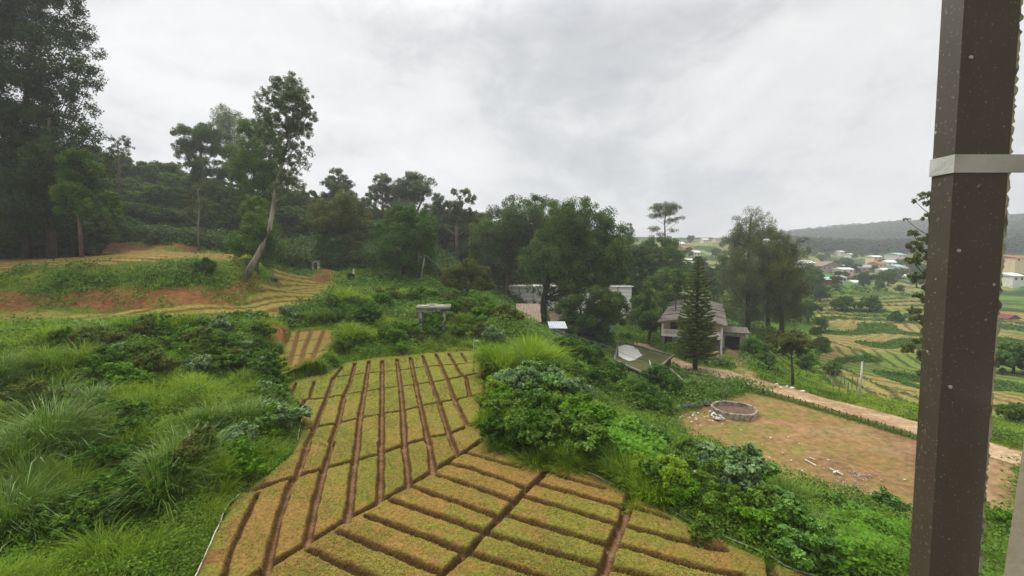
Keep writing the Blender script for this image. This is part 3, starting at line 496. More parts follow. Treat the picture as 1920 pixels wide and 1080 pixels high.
htree('broadleaf_tree', 'very dark dense tree left of the leaning utility poles', 'tree', 79, [(757,535),(757,480),(757,420)], [.5,.4,.1],
  [(755,425,30),(722,436,22),(790,440,26),(742,466,34),(785,476,30),(762,502,28),(722,476,18),(800,418,18),(760,405,20),(805,460,18),(780,510,18)], 34000, .26, 'deep', bark_d, seed=18)
htree('spreading_tree', 'low flat-topped tree with many thin stems in front of the white building', 'tree', 66, [(893,584),(892,565),(886,545)], [.28,.22,.12],
  [(875,500,20),(850,511,16),(900,509,18),(858,528,22),(890,526,24),(916,536,13),(846,530,10),(888,538,14),(862,538,12),(836,520,10)], 17000, .22, 'olive', bark_d, seed=19, flat=.5, twigs=60)
htree('conifer_tree', 'big domed conifer, the rear and left one of the central pair', 'tree', 96, [(948,606),(948,540),(955,460),(985,390)], [.6,.5,.35,.1],
  [(1000,383,20),(962,392,22),(1030,398,22),(936,412,24),(985,418,34),(915,438,26),(950,448,36),(1000,452,38),(902,468,26),(940,483,34),(980,488,36),(920,498,24),(960,500,26),(1000,500,24),(1042,430,28),(896,490,20)], 60000, .32, 'pine', bark_r, sc=1.12, seed=30, puffs=34, pr=.27, flat=.75)
htree('conifer_tree', 'largest domed conifer, standing at the centre before the white building', 'tree', 78, [(1018,622),(1020,560),(1040,480),(1080,405)], [.62,.52,.35,.1],
  [(1085,400,30),(1052,402,22),(1120,415,26),(1060,430,34),(1100,440,38),(1147,440,24),(1040,463,34),(1085,473,40),(1130,473,34),(1168,462,18),(1010,488,28),(1050,503,36),(1095,508,36),(1140,505,30),(1172,495,20),(1000,506,22),(1032,520,26),(1038,552,20),(1068,560,24),(1050,590,18),(1005,535,15),(1100,548,22),(1075,524,26),(1118,522,24),(1152,515,18)], 70000, .27, 'pine', bark_d, sc=1.12, seed=31, puffs=34, pr=.27, flat=.7)
htree('broadleaf_tree', 'dark low-branched tree hanging over the sheds under the largest conifer', 'tree', 69, [(1088,648),(1086,610),(1090,575)], [.4,.32,.1],
  [(1085,578,24),(1112,598,26),(1138,574,24),(1163,568,15),(1060,586,16),(1148,598,15),(1092,616,22),(1122,560,20),(1072,606,16),(1172,588,9),(1120,622,14)], 34000, .23, 'dark', bark_d, sc=1.2, seed=32, flat=.7, twigs=60, puffs=16)
htree('small_tree', 'thin pointed treetop peeking over the right shoulder of the central conifers', 'tree', 122, [(1180,500),(1180,440)], [.2,.05], [(1180,426,5),(1181,436,6),(1180,446,7),(1182,456,8)], 3000, .26, 'gum', bark_d, pr=.33, sc=1.3, seed=33)
htree('broadleaf_tree', 'dark rounded tree below the lone skyline gum', 'tree', 126, [(1240,530),(1240,500),(1240,470)], [.4,.3,.1],
  [(1236,462,18),(1215,478,20),(1260,474,20),(1240,494,26),(1207,499,17),(1274,500,16),(1225,512,20),(1262,512,16),(1200,480,12)], 26000, .34, 'deep', bark_d, seed=34)
for i, (a, lb) in enumerate([([(1245,528,20),(1222,545,18),(1265,535,14),(1240,560,16)], 'bright green bushy tree behind the dark slim cypress'), ([(1205,572,17),(1222,590,16),(1195,590,12),(1212,602,12)], 'light green bush between the white building and the slim cypress'), ([(1268,520,14),(1284,530,12),(1260,548,14)], 'leafy green tree at the far end of the house roof')]):
    htree('small_tree', lb, 'tree', 98-i*6, [(a[0][0],a[0][1]+50),(a[0][0],a[0][1]+10)], [.2,.06], a, 9000, .27, 'mid', bark_d, seed=35+i)
htree('eucalyptus_tree', 'lone umbrella-topped gum standing high against the sky right of centre', 'tree', 150, [(1249,475),(1247,440),(1246,415),(1250,392)], [.35,.25,.16,.05],
  [(1245,388,13),(1230,391,9),(1262,391,10),(1224,405,7),(1276,409,6),(1240,404,9),(1259,414,8),(1228,430,8),(1263,432,6),(1240,440,6),(1252,400,8)], 7000, .3, 'gum', bark_d, sc=1.3, seed=40, flat=.4, pr=.33, twigs=100, lr=.45, puffs=34)
htree('cypress_tree', 'slim dark cypress column left of the balcony house', 'tree', 80, [(1218,645),(1218,580),(1218,515)], [.25,.16,.03],
  [(1218,522,3),(1218,535,5),(1218,550,6.5),(1218,566,8.5),(1217,582,11),(1217,597,13),(1216,608,11)], 12000, .2, 'deep', bark_d, seed=41, puffs=12, pr=.5)
# norfolk pine
def norfolk():
    Y = 61.0; b = onY(1309, Y); t = empty('norfolk_pine', b, 'symmetrical pine with even whorls of branches in front of the balcony house', 'tree'); top = P(1311, 478, Y)[2]-b[2]; rg = np.random.default_rng(50); mb = MB()
    mb.tube([(0,0,-.3),(0,0,top*.5),(0,0,top)], [.34,.2,.03], 10); Cs=[]; Ns=[]; U=[]; V=[]; z = 1.9; i = 0
    while z < top-.15:
        q = z/top; R0 = 3.3*min(1, .72+q*1.6)*(1-q)**.72+.2; k = 9 if z < top*.8 else 5
        for j in range(k):
            a = 2*pi*j/k+i*1.1+rg.uniform(-.15,.15); Rr = R0*rg.uniform(.82,1.1); d = np.array([cos(a), sin(a), 0.]); e = np.array([0,0,z])+d*Rr+[0,0,Rr*.10]
            pts = bez((0,0,z), e, -Rr*.14, 5); mb.tube(pts, np.linspace(.035,.012,5), 4, False)
            m = int(130*Rr)+20; s = rg.random(m)**.75; pos = np.array([(1-u)**2*pts[0]+2*u*(1-u)*(np.array([0,0,z])*.5+e*.5-[0,0,Rr*.14])+u*u*pts[-1] for u in s]); side = np.cross(d,[0,0,1.])
            off = rg.uniform(-1,1,m)*.26*(1.1-s*.6); pos = pos+side*off[:,None]+np.array([0,0,1])*np.abs(rg.normal(size=m))[:,None]*.05; Cs.append(pos); Ns.append(unit(np.array([0,0,1.])+rg.normal(size=(m,3))*.5)); U.append(np.tile(d,(m,1))+side*np.sign(off)[:,None]*.9); V.append(np.clip(rg.uniform(0,.5,m)+.35*s,0,1))
        z += .46 if q < .75 else .38; i += 1
    mb.build('trunk', bark_d, t, True); Cs=np.concatenate(Cs); leafobj('crown', leafquads(Cs, np.concatenate(Ns), rg.uniform(.22,.4,len(Cs)), rg, .4, np.concatenate(U)), np.concatenate(V), LM['norf'], t)
norfolk()
# casuarinas
for i, (lb, Y, tr, cl, n) in enumerate([
 ('tallest feathery grey-green casuarina right of the balcony house', 92, [(1402,640),(1402,520),(1408,400)], [(1410,403,14),(1390,413,12),(1434,414,14),(1400,437,22),(1430,442,22),(1376,452,18),(1410,472,30),(1372,486,22),(1438,488,22),(1392,516,30),(1425,522,28),(1366,530,18),(1400,556,28),(1430,566,22),(1376,572,20),(1402,596,22),(1378,455,16)], 46000),
 ('second casuarina, darker and lower, overhanging the valley terraces', 88, [(1466,645),(1466,540),(1470,450)], [(1458,447,14),(1478,466,18),(1505,452,9),(1455,486,22),(1490,486,18),(1512,470,8),(1468,516,26),(1500,522,16),(1450,546,22),(1480,552,24),(1468,582,22),(1490,594,16),(1448,500,14)], 36000),
 ('slender casuarina at the back between the two larger ones', 98, [(1440,630),(1440,520),(1448,440)], [(1445,440,12),(1440,470,18),(1450,500,20),(1436,530,20),(1452,556,18),(1440,585,16)], 16000)]):
    htree('casuarina_tree', lb, 'tree', Y, tr, [.5,.35,.06], cl, n, .30, 'cas' if i != 1 else 'olive', bark_d, seed=60+i, puffs=18, pr=.36, droop=1.2, tilt=.9, asp=.28, flat=.9, twigs=60)
htree('umbrella_tree', 'small umbrella-shaped olive tree on a bare trunk beside the dirt road', 'tree', 56, [(1487,725),(1486,695),(1484,665)], [.2,.16,.08],
  [(1480,638,18),(1459,644,13),(1506,644,15),(1485,653,20),(1463,660,9),(1508,659,8),(1444,652,7),(1522,652,6),(1496,632,10)], 14000, .17, 'olive', bark_d, seed=65, flat=.45, twigs=70, lr=.6, tilt=.8)
htree('young_tree', 'loose light-leaved tree half hidden behind the dark window post', 'tree', 44, [(1748,790),(1746,600),(1742,440),(1745,360)], [.22,.16,.08,.03],
  [(1735,366,9),(1745,382,10),(1716,377,6),(1700,412,5),(1741,408,10),(1712,438,9),(1742,448,13),(1716,463,12),(1746,480,16),(1712,490,12),(1722,518,13),(1747,540,18),(1727,560,11),(1712,582,9),(1727,600,14),(1747,622,15),(1706,653,11),(1732,668,13),(1719,640,10),(1760,500,20),(1765,580,20),(1760,680,18),(1740,700,12)], 22000, .16, 'olive', bark_d, seed=66, twigs=120, lr=.5, flat=.6, puffs=14)
# valley bushes and small trees
vg = 'bushes on the valley terraces'
for i, (px, by, r, lm, lb) in enumerate([(1412,668,24,'deep','dark leafy bush at the road bend right of the house lane'),(1388,655,16,'deep','dark bush by the lane behind the road-bend bush'),(1435,690,20,'mid','bush between the road bend and the umbrella tree'),(1630,584,20,'deep','round dark bush beside the red patch on the valley slope'),(1580,582,20,'deep','dark bush left of the red patch on the valley slope'),
    (1540,655,16,'mid','green bush on the edge of the first valley terraces'),(1510,690,20,'mid','bush on the bank behind the umbrella tree'),(1455,650,20,'olive','brownish bush behind the umbrella tree crown'),(1530,630,12,'deep','small dark bush on the terrace lip'),(1560,700,16,'mid','bush at the near corner of the valley terraces'),(1490,640,14,'deep','dark bush at the foot of the second casuarina'),(1680,605,14,'deep','dark bush on the upper terrace lip, near the young tree'),
    (1900,700,40,'deep','dark shrub seen in the gap right of the window post'),(1900,790,26,'mid','green shrub beside the road right of the window post')]):
    g0 = G(px, by); s = r*g0[1]/F; rg = np.random.default_rng(80+i); t = empty('bush', g0, lb, 'bush')
    tree_parts(t, g0, [g0, g0+[0,0,s]], [s*.07,.03], [(g0[0]+q[0]*s, g0[1]+q[1]*s, g0[2]+q[2]*s, s*q[3], s*q[3], s*q[3]*.8) for q in [(0,0,.9,.7),(-.6,0,.6,.55),(.6,.1,.6,.55),(.1,-.5,.5,.5),(0,.4,.7,.5)]], 5500, max(.16, s*.13), lm, bark_d, rg)

for i, (px, ty, Y) in enumerate([(1300,505,150),(1325,498,165),(1340,515,140),(1285,495,175),(1310,480,210),(1350,492,185),(1375,480,200),(1270,488,195),(1465,500,150),(1500,495,160),(1525,505,170),(1540,530,150),(1235,475,180),(1200,462,190),(1520,560,120),(1545,590,110)]):
    plant((B2, B1, B3)[i % 3], px, ty, Y, 'dark tree between the balcony house and the distant town', 'trees between the balcony house and the town', wid=1.25)

for i, (px, ty, Y) in enumerate([(5,375,74),(38,392,70),(66,385,76),(98,395,71),(128,388,75),(165,398,73),(190,385,78),(-20,385,69),(80,405,68),(20,408,68),(210,400,84),(140,408,69)]):
    plant((B3, B1)[i % 2], px, ty, Y, 'dark understorey tree filling the shade under the giant trees', 'understorey under the giant trees', wid=1.5)
# ---------------------------------------------------------------- shrubs, clumps and weeds near the window
def shrub(px, py, rpx, hpx, label, lm, leaf=.14, n=5000, name='shrub', asp=.5, group=None, seed=0, flat=.75, tilt=.6, puffs=12, Y=None):
    g0 = G(px, py) if Y is None else onY(px, Y); k = g0[1]/F; r = rpx*k; hh = hpx*k; rg = np.random.default_rng(200+seed+int(px)); t = empty(name, g0, label, 'shrub', group); cl = []
    for i in range(9):
        a = rg.uniform(0, 2*pi); q = rg.uniform(.1, .75); z = rg.uniform(.3, .85)*(1-.35*q); rr = r*rg.uniform(.36, .55); cl.append((g0[0]+q*r*cos(a), g0[1]+q*r*sin(a)*.8, g0[2]+hh*z, rr, rr, max(rr*flat, hh*.2)))
    tree_parts(t, g0, [g0, g0+[0, 0, hh*.7]], [max(.02, r*.05), .015], cl, n, leaf, lm, bark_d, rg, tk=5, tilt=tilt, asp=asp, puffs=puffs); return t
def blades(C, hgt, wid, rg, lean, az, nseg=3, curl=1.0):
    # C (n,3) roots; returns verts (n,7,3) and faces
    n = len(C); d = np.stack([np.cos(az), np.sin(az), np.zeros(n)], 1); sd = np.stack([-np.sin(az), np.cos(az), np.zeros(n)], 1); V = np.zeros((n, 7, 3))
    for i, s in enumerate((0, .4, .75, 1.0)):
        hz = hgt*(s-curl*lean*.35*s*s*s); out = hgt*lean*(s**1.9); p = C+d*out[:, None]+np.array([0, 0, 1.])*hz[:, None]; ww = wid*(1, .85, .5, 0)[i]
        if i < 3: V[:, i*2] = p-sd*ww[:, None]; V[:, i*2+1] = p+sd*ww[:, None]
        else: V[:, 6] = p
    return V
def bladeobj(name, V, v, m, parent=None):
    n = len(V); b = (np.arange(n)*7)[:, None]; q1 = b+np.array([[0, 1, 3, 2]]); q2 = b+np.array([[2, 3, 5, 4]]); tr = b+np.array([[4, 5, 6]])
    me = bpy.data.meshes.new(name); vv = V.reshape(-1, 3).astype(np.float32); me.vertices.add(len(vv)); me.vertices.foreach_set('co', vv.ravel())
    loops = np.concatenate([q1.ravel(), q2.ravel(), tr.ravel()]).astype(np.int32); me.loops.add(len(loops)); me.loops.foreach_set('vertex_index', loops)
    st = np.concatenate([np.arange(2*n)*4, 8*n+np.arange(n)*3]).astype(np.int32); me.polygons.add(3*n); me.polygons.foreach_set('loop_start', st)
    a = me.attributes.new('v', 'FLOAT', 'FACE'); a.data.foreach_set('value', np.tile(v, 3).astype(np.float32)); me.update(calc_edges=True); return link(name, me, m, parent)
def gclump(px, py, rm, hm, label, lm, n=2600, wid=.012, seed=0, name='grass_clump', lean=.9, group=None, white=0):
    g0 = G(px, py); rg = np.random.default_rng(300+seed); t = empty(name, g0, label, 'grass clump', group); ns = 9; sa = rg.uniform(0, 2*pi, ns); sq = rg.random(ns)**.6*rm*.75; sc = np.stack([sq*np.cos(sa), sq*np.sin(sa)], 1); sh = rg.uniform(.5, 1.1, ns)
    j = rg.integers(0, ns, n); a = rg.uniform(0, 2*pi, n); q = rg.random(n)**.7; x = sc[j, 0]+q*rm*.26*np.cos(a); y = sc[j, 1]+q*rm*.26*np.sin(a)
    z = H(x+g0[0], y+g0[1])-g0[2]-.05; h = hm*sh[j]*rg.uniform(.35, 1.15, n); az = np.where(rg.random(n) < .7, a, np.arctan2(y, x))+rg.normal(0, .6, n)
    V = blades(np.stack([x, y, z], 1), h, wid*rg.uniform(.6, 1.7, n), rg, lean*rg.uniform(.2, 1.15, n), az, curl=rg.uniform(.6, 1.9, n)); bladeobj('leaves', V, np.clip(rg.uniform(0, .8, n)+.35*(sh[j]-.8), 0, 1), LM[lm], t)
    if white:
        k = white; a = rg.uniform(0, 2*pi, k); q = rg.random(k)**.5; x = q*rm*.8*np.cos(a); y = q*rm*.8*np.sin(a); z = H(x+g0[0], y+g0[1])-g0[2]
        V = blades(np.stack([x, y, z], 1), hm*rg.uniform(.6, 1.1, k), .016*rg.uniform(.8, 1.6, k), rg, rg.uniform(.5, 1.1, k), az[:k], curl=1.9); bladeobj('pale_leaves', V, rg.random(k), LM['white'], t)
    return t
LM['grassy'] = leafmat('grass_blades', (.07, .15, .012), (.26, .36, .03), tr=.35); LM['reed'] = leafmat('reed_blades', (.05, .12, .008), (.19, .29, .03), tr=.3, rough=.45, spec=.25); LM['dry'] = leafmat('dry_stems', (.14, .10, .05), (.30, .22, .12), tr=.15)
LM['broadleaf'] = leafmat('broad_leaves', (.04, .12, .012), (.14, .28, .03), tr=.25, rough=.4, spec=.3); LM['vine'] = leafmat('vine_leaves', (.04, .11, .008), (.12, .26, .02), tr=.3, rough=.4)
# clumps at the left
for i, (px, py, r, hh, lm, wh, lb) in enumerate([
 (340,905,1.5,2.3,'reed',40,'large fountain of long dark grass in front of the field corner'),(480,800,1.3,1.8,'reed',30,'rounded grass mound overhanging the left field edge'),(530,790,.9,1.1,'grassy',0,'smaller grass tuft touching the left field edge'),
 (60,870,1.6,2.6,'reed',120,'tall reed clump with pale drooping leaves at the left photo edge'),(20,1000,1.2,2.0,'reed',100,'pale-leaved reed clump low in the left photo corner'),(130,790,1.5,2.2,'reed',90,'reed clump with a line of whitish arching leaves, behind the left-edge reeds'),
 (230,850,1.3,1.5,'grassy',0,'dark green grass mound below the round dark shrub'),(440,745,1.4,1.3,'grassy',0,'soft grass mound behind the field-edge mound'),(120,690,1.7,1.8,'grassy',0,'tall green grass mound below the left terrace path'),
 (280,780,1.2,1.2,'grassy',0,'bright low grass mound between the dark shrub and the fountain grass'),(20,735,1.6,2.0,'reed',60,'reed clump at the left edge, higher up the slope'),(300,620,1.5,1.2,'lime',0,'yellow-green grass tuft on the lip of the terrace path'),
 (600,600,1.6,1.5,'grassy',0,'green grass mound above the small terrace bed'),(660,575,2.2,2.2,'lime',0,'big bright grass hump in front of the far vegetable beds'),(700,645,1.6,1.6,'grassy',0,'grass mound left of the ruined concrete frame'),(660,640,1.3,1.7,'lime',0,'yellow-green tuft above the far left field corner'),
 (740,560,2.4,1.6,'lime',0,'rounded lime-green hump below the leaning poles'),(870,610,1.6,1.5,'grassy',0,'grass hump right of the ruined concrete frame')]):
    d = G(px, py)[1]; gclump(px, py, r, hh, lb, lm, n=int(2600+700*r), wid=.010+.0009*max(0, d-12)*.8, seed=i, white=wh)
# clumps on the right ridge
for i, (px, py, r, hh, lm, lb) in enumerate([(968,700,2.7,3.3,'lime','huge yellow-green tall grass clump at the far right field corner'),(1012,690,1.9,2.6,'lime','yellow-green grass mass right behind the huge clump'),(1060,730,1.5,1.3,'lime','bright grass tuft on the ridge behind the silvery shrubs'),(1110,780,1.6,1.1,'grassy','grass tuft on the outer slope of the ridge'),
  (930,760,.9,.9,'grassy','low grass tuft beside the soil path'),(1470,960,1.4,1.5,'reed','drooping long grass spilling over the bushes by the yard'),(1400,930,1.3,1.4,'reed','arching grass mound at the yard edge'),(1330,960,1.0,.9,'grassy','fine green grass tuft next to the white bag'),(1250,915,.8,.7,'grassy','short grass tuft left of the white bag'),(1180,800,1.3,1.0,'grassy','grass tuft at the foot of the ridge beside the yard')]):
    d = G(px, py)[1]; gclump(px, py, r, hh, lb, lm, n=int(2400+1500*r), wid=.010+.0009*max(0, d-12)*.8, seed=40+i)
SH = [(415,640,26,62,'silvery shrub standing on the lip of the terrace path','white',.2,3800),(415,655,34,34,'dark green base shrub under the silvery one on the terrace lip','mid',.2,3500),(245,668,26,30,'pale-leaved shrub in the middle of the left slope','white',.17,2600),(372,692,42,22,'low silvery spreading shrub left of the small terrace bed','white',.15,3600),(228,728,36,78,'round dark glossy shrub on the left slope','deep',.13,7500),
 (545,600,24,34,'silvery shrub at the upper corner of the small terrace bed','white',.2,2600),(388,512,18,30,'dark shrub perched on top of the red bank, left of the leaning gum','deep',.28,3600),(130,650,26,40,'green shrub on the upper left slope','mid',.18,3400),(300,660,24,30,'green shrub in the centre of the left slope','mid',.18,3000),(490,640,30,34,'leafy shrub on the bank left of the small terrace bed','mid',.18,3400),
 (620,585,22,34,'green bush above the small terrace bed','mid',.22,2800),(690,610,30,40,'bush on the hump behind the far field end','deep',.22,3800),(650,655,26,30,'leafy bush between the small bed and the main field','mid',.18,3200),(760,640,24,30,'brownish weed bush beside the left concrete post','olive',.17,2800),(860,640,24,34,'leafy bush beside the right concrete post','mid',.17,3200),(890,600,16,20,'round little bush behind the concrete frame','bright',.17,2200),
 (930,655,22,50,'silvery shrub at the left flank of the huge yellow grass clump','white',.16,3600),(950,605,34,34,'grey-green bush on the ridge behind the huge grass clump','olive',.22,4200),(1000,606,24,24,'grey-green bush beside the brown roof','olive',.22,3000),(985,760,56,78,'silvery broad-leaved shrub, largest on the ridge','white',.19,7000),(1060,765,44,66,'silvery shrub on the ridge right of the largest one','white',.18,5200),(930,840,34,70,'dark weedy shrub at the bend of the soil path','deep',.12,5200),
 (1000,845,56,76,'big dark weed bush above the field bend','deep',.12,8500),(1080,850,50,60,'mixed green bush between the dark weeds and the vines','mid',.13,6500),(1120,800,36,40,'grey-green bush on the crest behind the vines','grey',.16,4200),(1200,845,46,64,'pale green shrub with big leaves at the yard corner','broadleaf',.24,2600),(1290,880,34,34,'dark bush between the vines and the yard','deep',.14,4200),(1340,900,40,44,'green bush at the yard kerb','broadleaf',.17,3400),
 (1415,945,46,54,'leafy bush between the grass mound and the field','broadleaf',.16,4200),(1480,1010,56,74,'big broad-leaved bush, lowest right of the field','broadleaf',.2,4200),(1400,1010,50,52,'fine-leaved green bush at the hose','mid',.1,6000),(1560,970,44,46,'pale green bush against the dirt yard','broadleaf',.16,3600),(1660,975,44,62,'upright pale bush with flower tips beside the window post','broadleaf',.15,4000),(1610,975,30,36,'small pale bush between the two yard-edge bushes','broadleaf',.14,2600),
 (1880,1010,50,70,'weed bush seen between the window post and the wall','bright',.13,4200),(1240,735,52,52,'dark rounded bush mass below the concrete tank','deep',.24,7000),(1190,755,40,46,'dark bush at the near corner of the tank building','deep',.24,5000),(1150,725,44,54,'dark bush on the hidden slope left of the tank','deep',.24,5600),(1100,690,44,54,'dark bush under the hanging wires','deep',.24,5600),(1060,665,34,40,'dark bush below the tin roofs','deep',.26,4200),
 (1290,735,26,22,'low green shrub behind the round well','mid',.2,2600),(1330,725,16,14,'small shrub next to the orange soil heap','mid',.2,1500),(1130,650,30,34,'dark bush in front of the turquoise shed','deep',.26,3600),(1175,640,16,18,'green shrub behind the tank','mid',.24,2000)]
for i, (px, py, r, hh, lb, lm, lf, n) in enumerate(SH): shrub(px, py, r, hh, lb, lm, leaf=lf, n=n, seed=i, flat=.6, name='shrub')
VPS = []
# sprawling vines: broad, near horizontal leaves over mounds
def vine(pts, label, leaf, n, seed, bump):
    rg = np.random.default_rng(seed); poly = [tuple(G(a, b)[:2]) for a, b in pts]; VPS.append(poly); c0 = np.mean(poly, 0); g0 = np.array([c0[0], c0[1], h1(*c0)]); t = empty('vine_patch', g0, label, 'vines')
    lo = np.min(poly, 0); hi = np.max(poly, 0); P2 = rg.uniform(lo, hi, (n*4, 2)); s = sdf(poly, P2[:, 0], P2[:, 1])+(fbm(P2[:, 0], P2[:, 1], seed, 2)-.5)*.8; P2 = P2[s > 0][:n]; s = sdf(poly, P2[:, 0], P2[:, 1]); x, y = P2.T
    hb = bump*sm(-.3, .9, s)*(.45+.9*fbm(x*.9, y*.9, seed+1, 3))*1.3; z = H(x, y)+hb*rg.uniform(.72, 1.0, len(x)); C = np.stack([x, y, z], 1)-g0; nrm = unit(rg.normal(size=C.shape)*.42+[-.0, -.25, 1.0]); sz = leaf*rg.uniform(.6, 1.3, len(x))
    r = rg.normal(size=C.shape); a = unit(r-(r*nrm).sum(1, keepdims=True)*nrm); b = np.cross(nrm, a); k = sz[:, None]*.5
    V = np.stack([C-a*k*.25, C-a*k*.75+b*k*.5, C+b*k*.95, C+a*k*.6+b*k*.6, C+a*k*1.15, C+a*k*.6-b*k*.6, C-b*k*.95, C-a*k*.75-b*k*.5], 1); nn = len(C); me = npmesh('leaves', V.reshape(-1, 3), np.arange(nn*8).reshape(nn, 8), 8, fattr=np.clip(.5*(z-H(x, y))/bump+rg.uniform(0, .6, nn), 0, 1)); link('leaves', me, LM['vine'], t)
    mb = MB()
    for i in range(14): j = rg.integers(0, nn, 2); mb.tube([C[j[0]]-[0, 0, .15], (C[j[0]]+C[j[1]])/2-[0, 0, .1], C[j[1]]-[0, 0, .15]], .008, 4)
    mb.build('stems', LM['dry'], t)
vine([(1095,850),(1130,810),(1180,825),(1235,850),(1270,885),(1255,925),(1200,912),(1130,885)], 'bright green vine carpet spilling over the ridge beside the field bend', .2, 3800, 1, 1.2)
vine([(1480,1000),(1560,960),(1660,985),(1730,1010),(1740,1110),(1560,1110),(1500,1050)], 'bright green heart-leaved vines at the lower right, beside the window post', .15, 7000, 2, .9)
vine([(1240,880),(1290,868),(1330,895),(1310,925),(1262,918)], 'small yellow-green vine patch behind the white bag', .15, 1600, 3, .7)
# broad taro leaves
for i, (px, py, lb) in enumerate([(1005,790,'big-leaved taro plant with drooping dark leaves on the ridge'),(1040,775,'second taro plant, right of the drooping one'),(1068,770,'yellow-green young banana plant beside the taro')]):
    g0 = G(px, py); t = empty('taro_plant' if i < 2 else 'banana_plant', g0, lb, 'plant'); rg = np.random.default_rng(i); Q = []; v = []; mb = MB()
    for j in range(11 if i < 2 else 5):
        a = rg.uniform(0, 2*pi); ln = rg.uniform(.7, 1.2); e = np.array([cos(a)*ln*.55, sin(a)*ln*.55, rg.uniform(.9, 1.5)]); mb.tube(bez((0, 0, -.1), e, .25, 4), .018, 5); d = unit(np.array([cos(a), sin(a), -.7 if i < 2 else .9])); s = np.cross(d, [0, 0, 1.]); s /= np.linalg.norm(s); L_ = rg.uniform(.35, .55)
        for u0, u1 in ((-.15, .4), (.4, 1.0)):
            w0, w1 = (.28, .3) if u0 < 0 else (.3, .02); q0 = e+d*u0*L_; q1 = e+d*u1*L_-[0, 0, .05]; Q += [[q0, q1, q1+s*w1*L_*1.4-[0, 0, .03], q0+s*w0*L_*1.4-[0, 0, .03]], [q0, q0-s*w0*L_*1.4-[0, 0, .03], q1-s*w1*L_*1.4-[0, 0, .03], q1]]; v += [.4+.5*rg.random()]*2
    mb.build('stalks', LM['broadleaf'], t); leafobj('leaves', np.array(Q), np.array(v), LM['broadleaf' if i < 2 else 'lime'], t)

# massed bushes: the green bank right of the field, and the overgrown slope at its left
VPL = []
def mass(n, path, spread, label, group, mats, h0, h1_, seed):
    rg = np.random.default_rng(seed); path = np.array([G(a, b)[:2] for a, b in path]); ds = np.r_[0, np.cumsum(np.linalg.norm(np.diff(path, axis=0), axis=1))]; protos = {}
    for i in range(n):
        s_ = ds[-1]*(i+rg.random())/n; x = np.interp(s_, ds, path[:, 0])+rg.uniform(0, spread); y = np.interp(s_, ds, path[:, 1])+rg.uniform(-.5, 1)*spread*.4
        if float(sdf(FIELD, np.array([x]), np.array([y]))[0]) > -.75 or float(sdf(YARD, np.array([x]), np.array([y]))[0]) > -.3 or float(sdf(LOW, np.array([x]), np.array([y]))[0]) > -.8 or float(sdf(SMALL, np.array([x]), np.array([y]))[0]) > -.8 or any(float(sdf(v_, np.array([x]), np.array([y]))[0]) > -.4 for v_ in VPS): continue
        lm = mats[i % len(mats)]; hh = rg.uniform(h0, h1_); base = np.array([x, y, h1(x, y)-.05])
        if lm not in protos:
            t = empty('bush', (0, 0, 0), label, 'bush', group); cl = [(rg.normal(0, .33), rg.normal(0, .33), z_, .36, .36, .26) for z_ in np.linspace(.25, .85, 9)]; tree_parts(t, (0, 0, 0), [(0, 0, 0), (0, 0, .7)], [.04, .015], cl, 3000, {'deep': .085, 'mid': .09, 'bright': .10, 'white': .12, 'lime': .06, 'broadleaf': .13, 'olive': .07}[lm], lm, bark_d, rg, tk=5, puffs=9, asp=.55); protos[lm] = t; t.location = base; t.scale = (hh,)*3
        else: copy_thing(protos[lm], base, rg.uniform(0, 6.2), (hh*rg.uniform(.9, 1.4), hh*rg.uniform(.9, 1.4), hh), label, group)
bgp = 'bushes massed on the green bank right of the field'
mass(64, [(925,735),(925,790),(950,840),(1020,860),(1100,880),(1180,915),(1260,960),(1350,1005),(1460,1048),(1560,1085)], 1.9, 'leafy bush massed on the green bank right of the field', bgp, ['bright', 'deep', 'lime', 'mid', 'broadleaf', 'mid', 'bright'], .9, 1.7, 1)
mass(52, [(940,700),(960,760),(1010,800),(1100,840),(1190,870),(1280,900),(1380,950),(1500,1000),(1640,1060)], 2.6, 'leafy bush massed on the green bank right of the field', bgp, ['bright', 'white', 'lime', 'broadleaf', 'mid', 'deep'], 1.1, 2.1, 2)
sgp = 'weed bushes on the overgrown left slope'
mass(56, [(20,1050),(120,900),(60,780),(180,720),(60,650),(260,640),(400,700),(480,640)], 3.5, 'leafy weed bush in the tangle covering the left slope', sgp, ['mid', 'deep', 'bright', 'deep', 'olive'], .8, 1.7, 3)
mass(44, [(330,1060),(380,930),(420,870),(500,760),(470,700),(360,640),(520,600)], 1.6, 'leafy weed bush in the tangle covering the left slope', sgp, ['deep', 'mid', 'bright', 'white'], .7, 1.4, 4)
mass(40, [(600,620),(640,580),(700,570),(820,560),(900,600),(760,600),(680,640),(860,630)], 3.5, 'round bush among the grassy humps behind the field', 'bushes among the grassy humps behind the field', ['mid', 'deep', 'bright', 'olive'], 1.0, 2.2, 5)
mass(40, [(1050,690),(1100,720),(1160,755),(1230,765),(1130,705),(1080,670),(1000,640)], 3.0, 'dark bush in the hidden gully below the cables', 'bushes in the gully below the cables', ['deep', 'mid', 'deep'], .9, 1.7, 6)

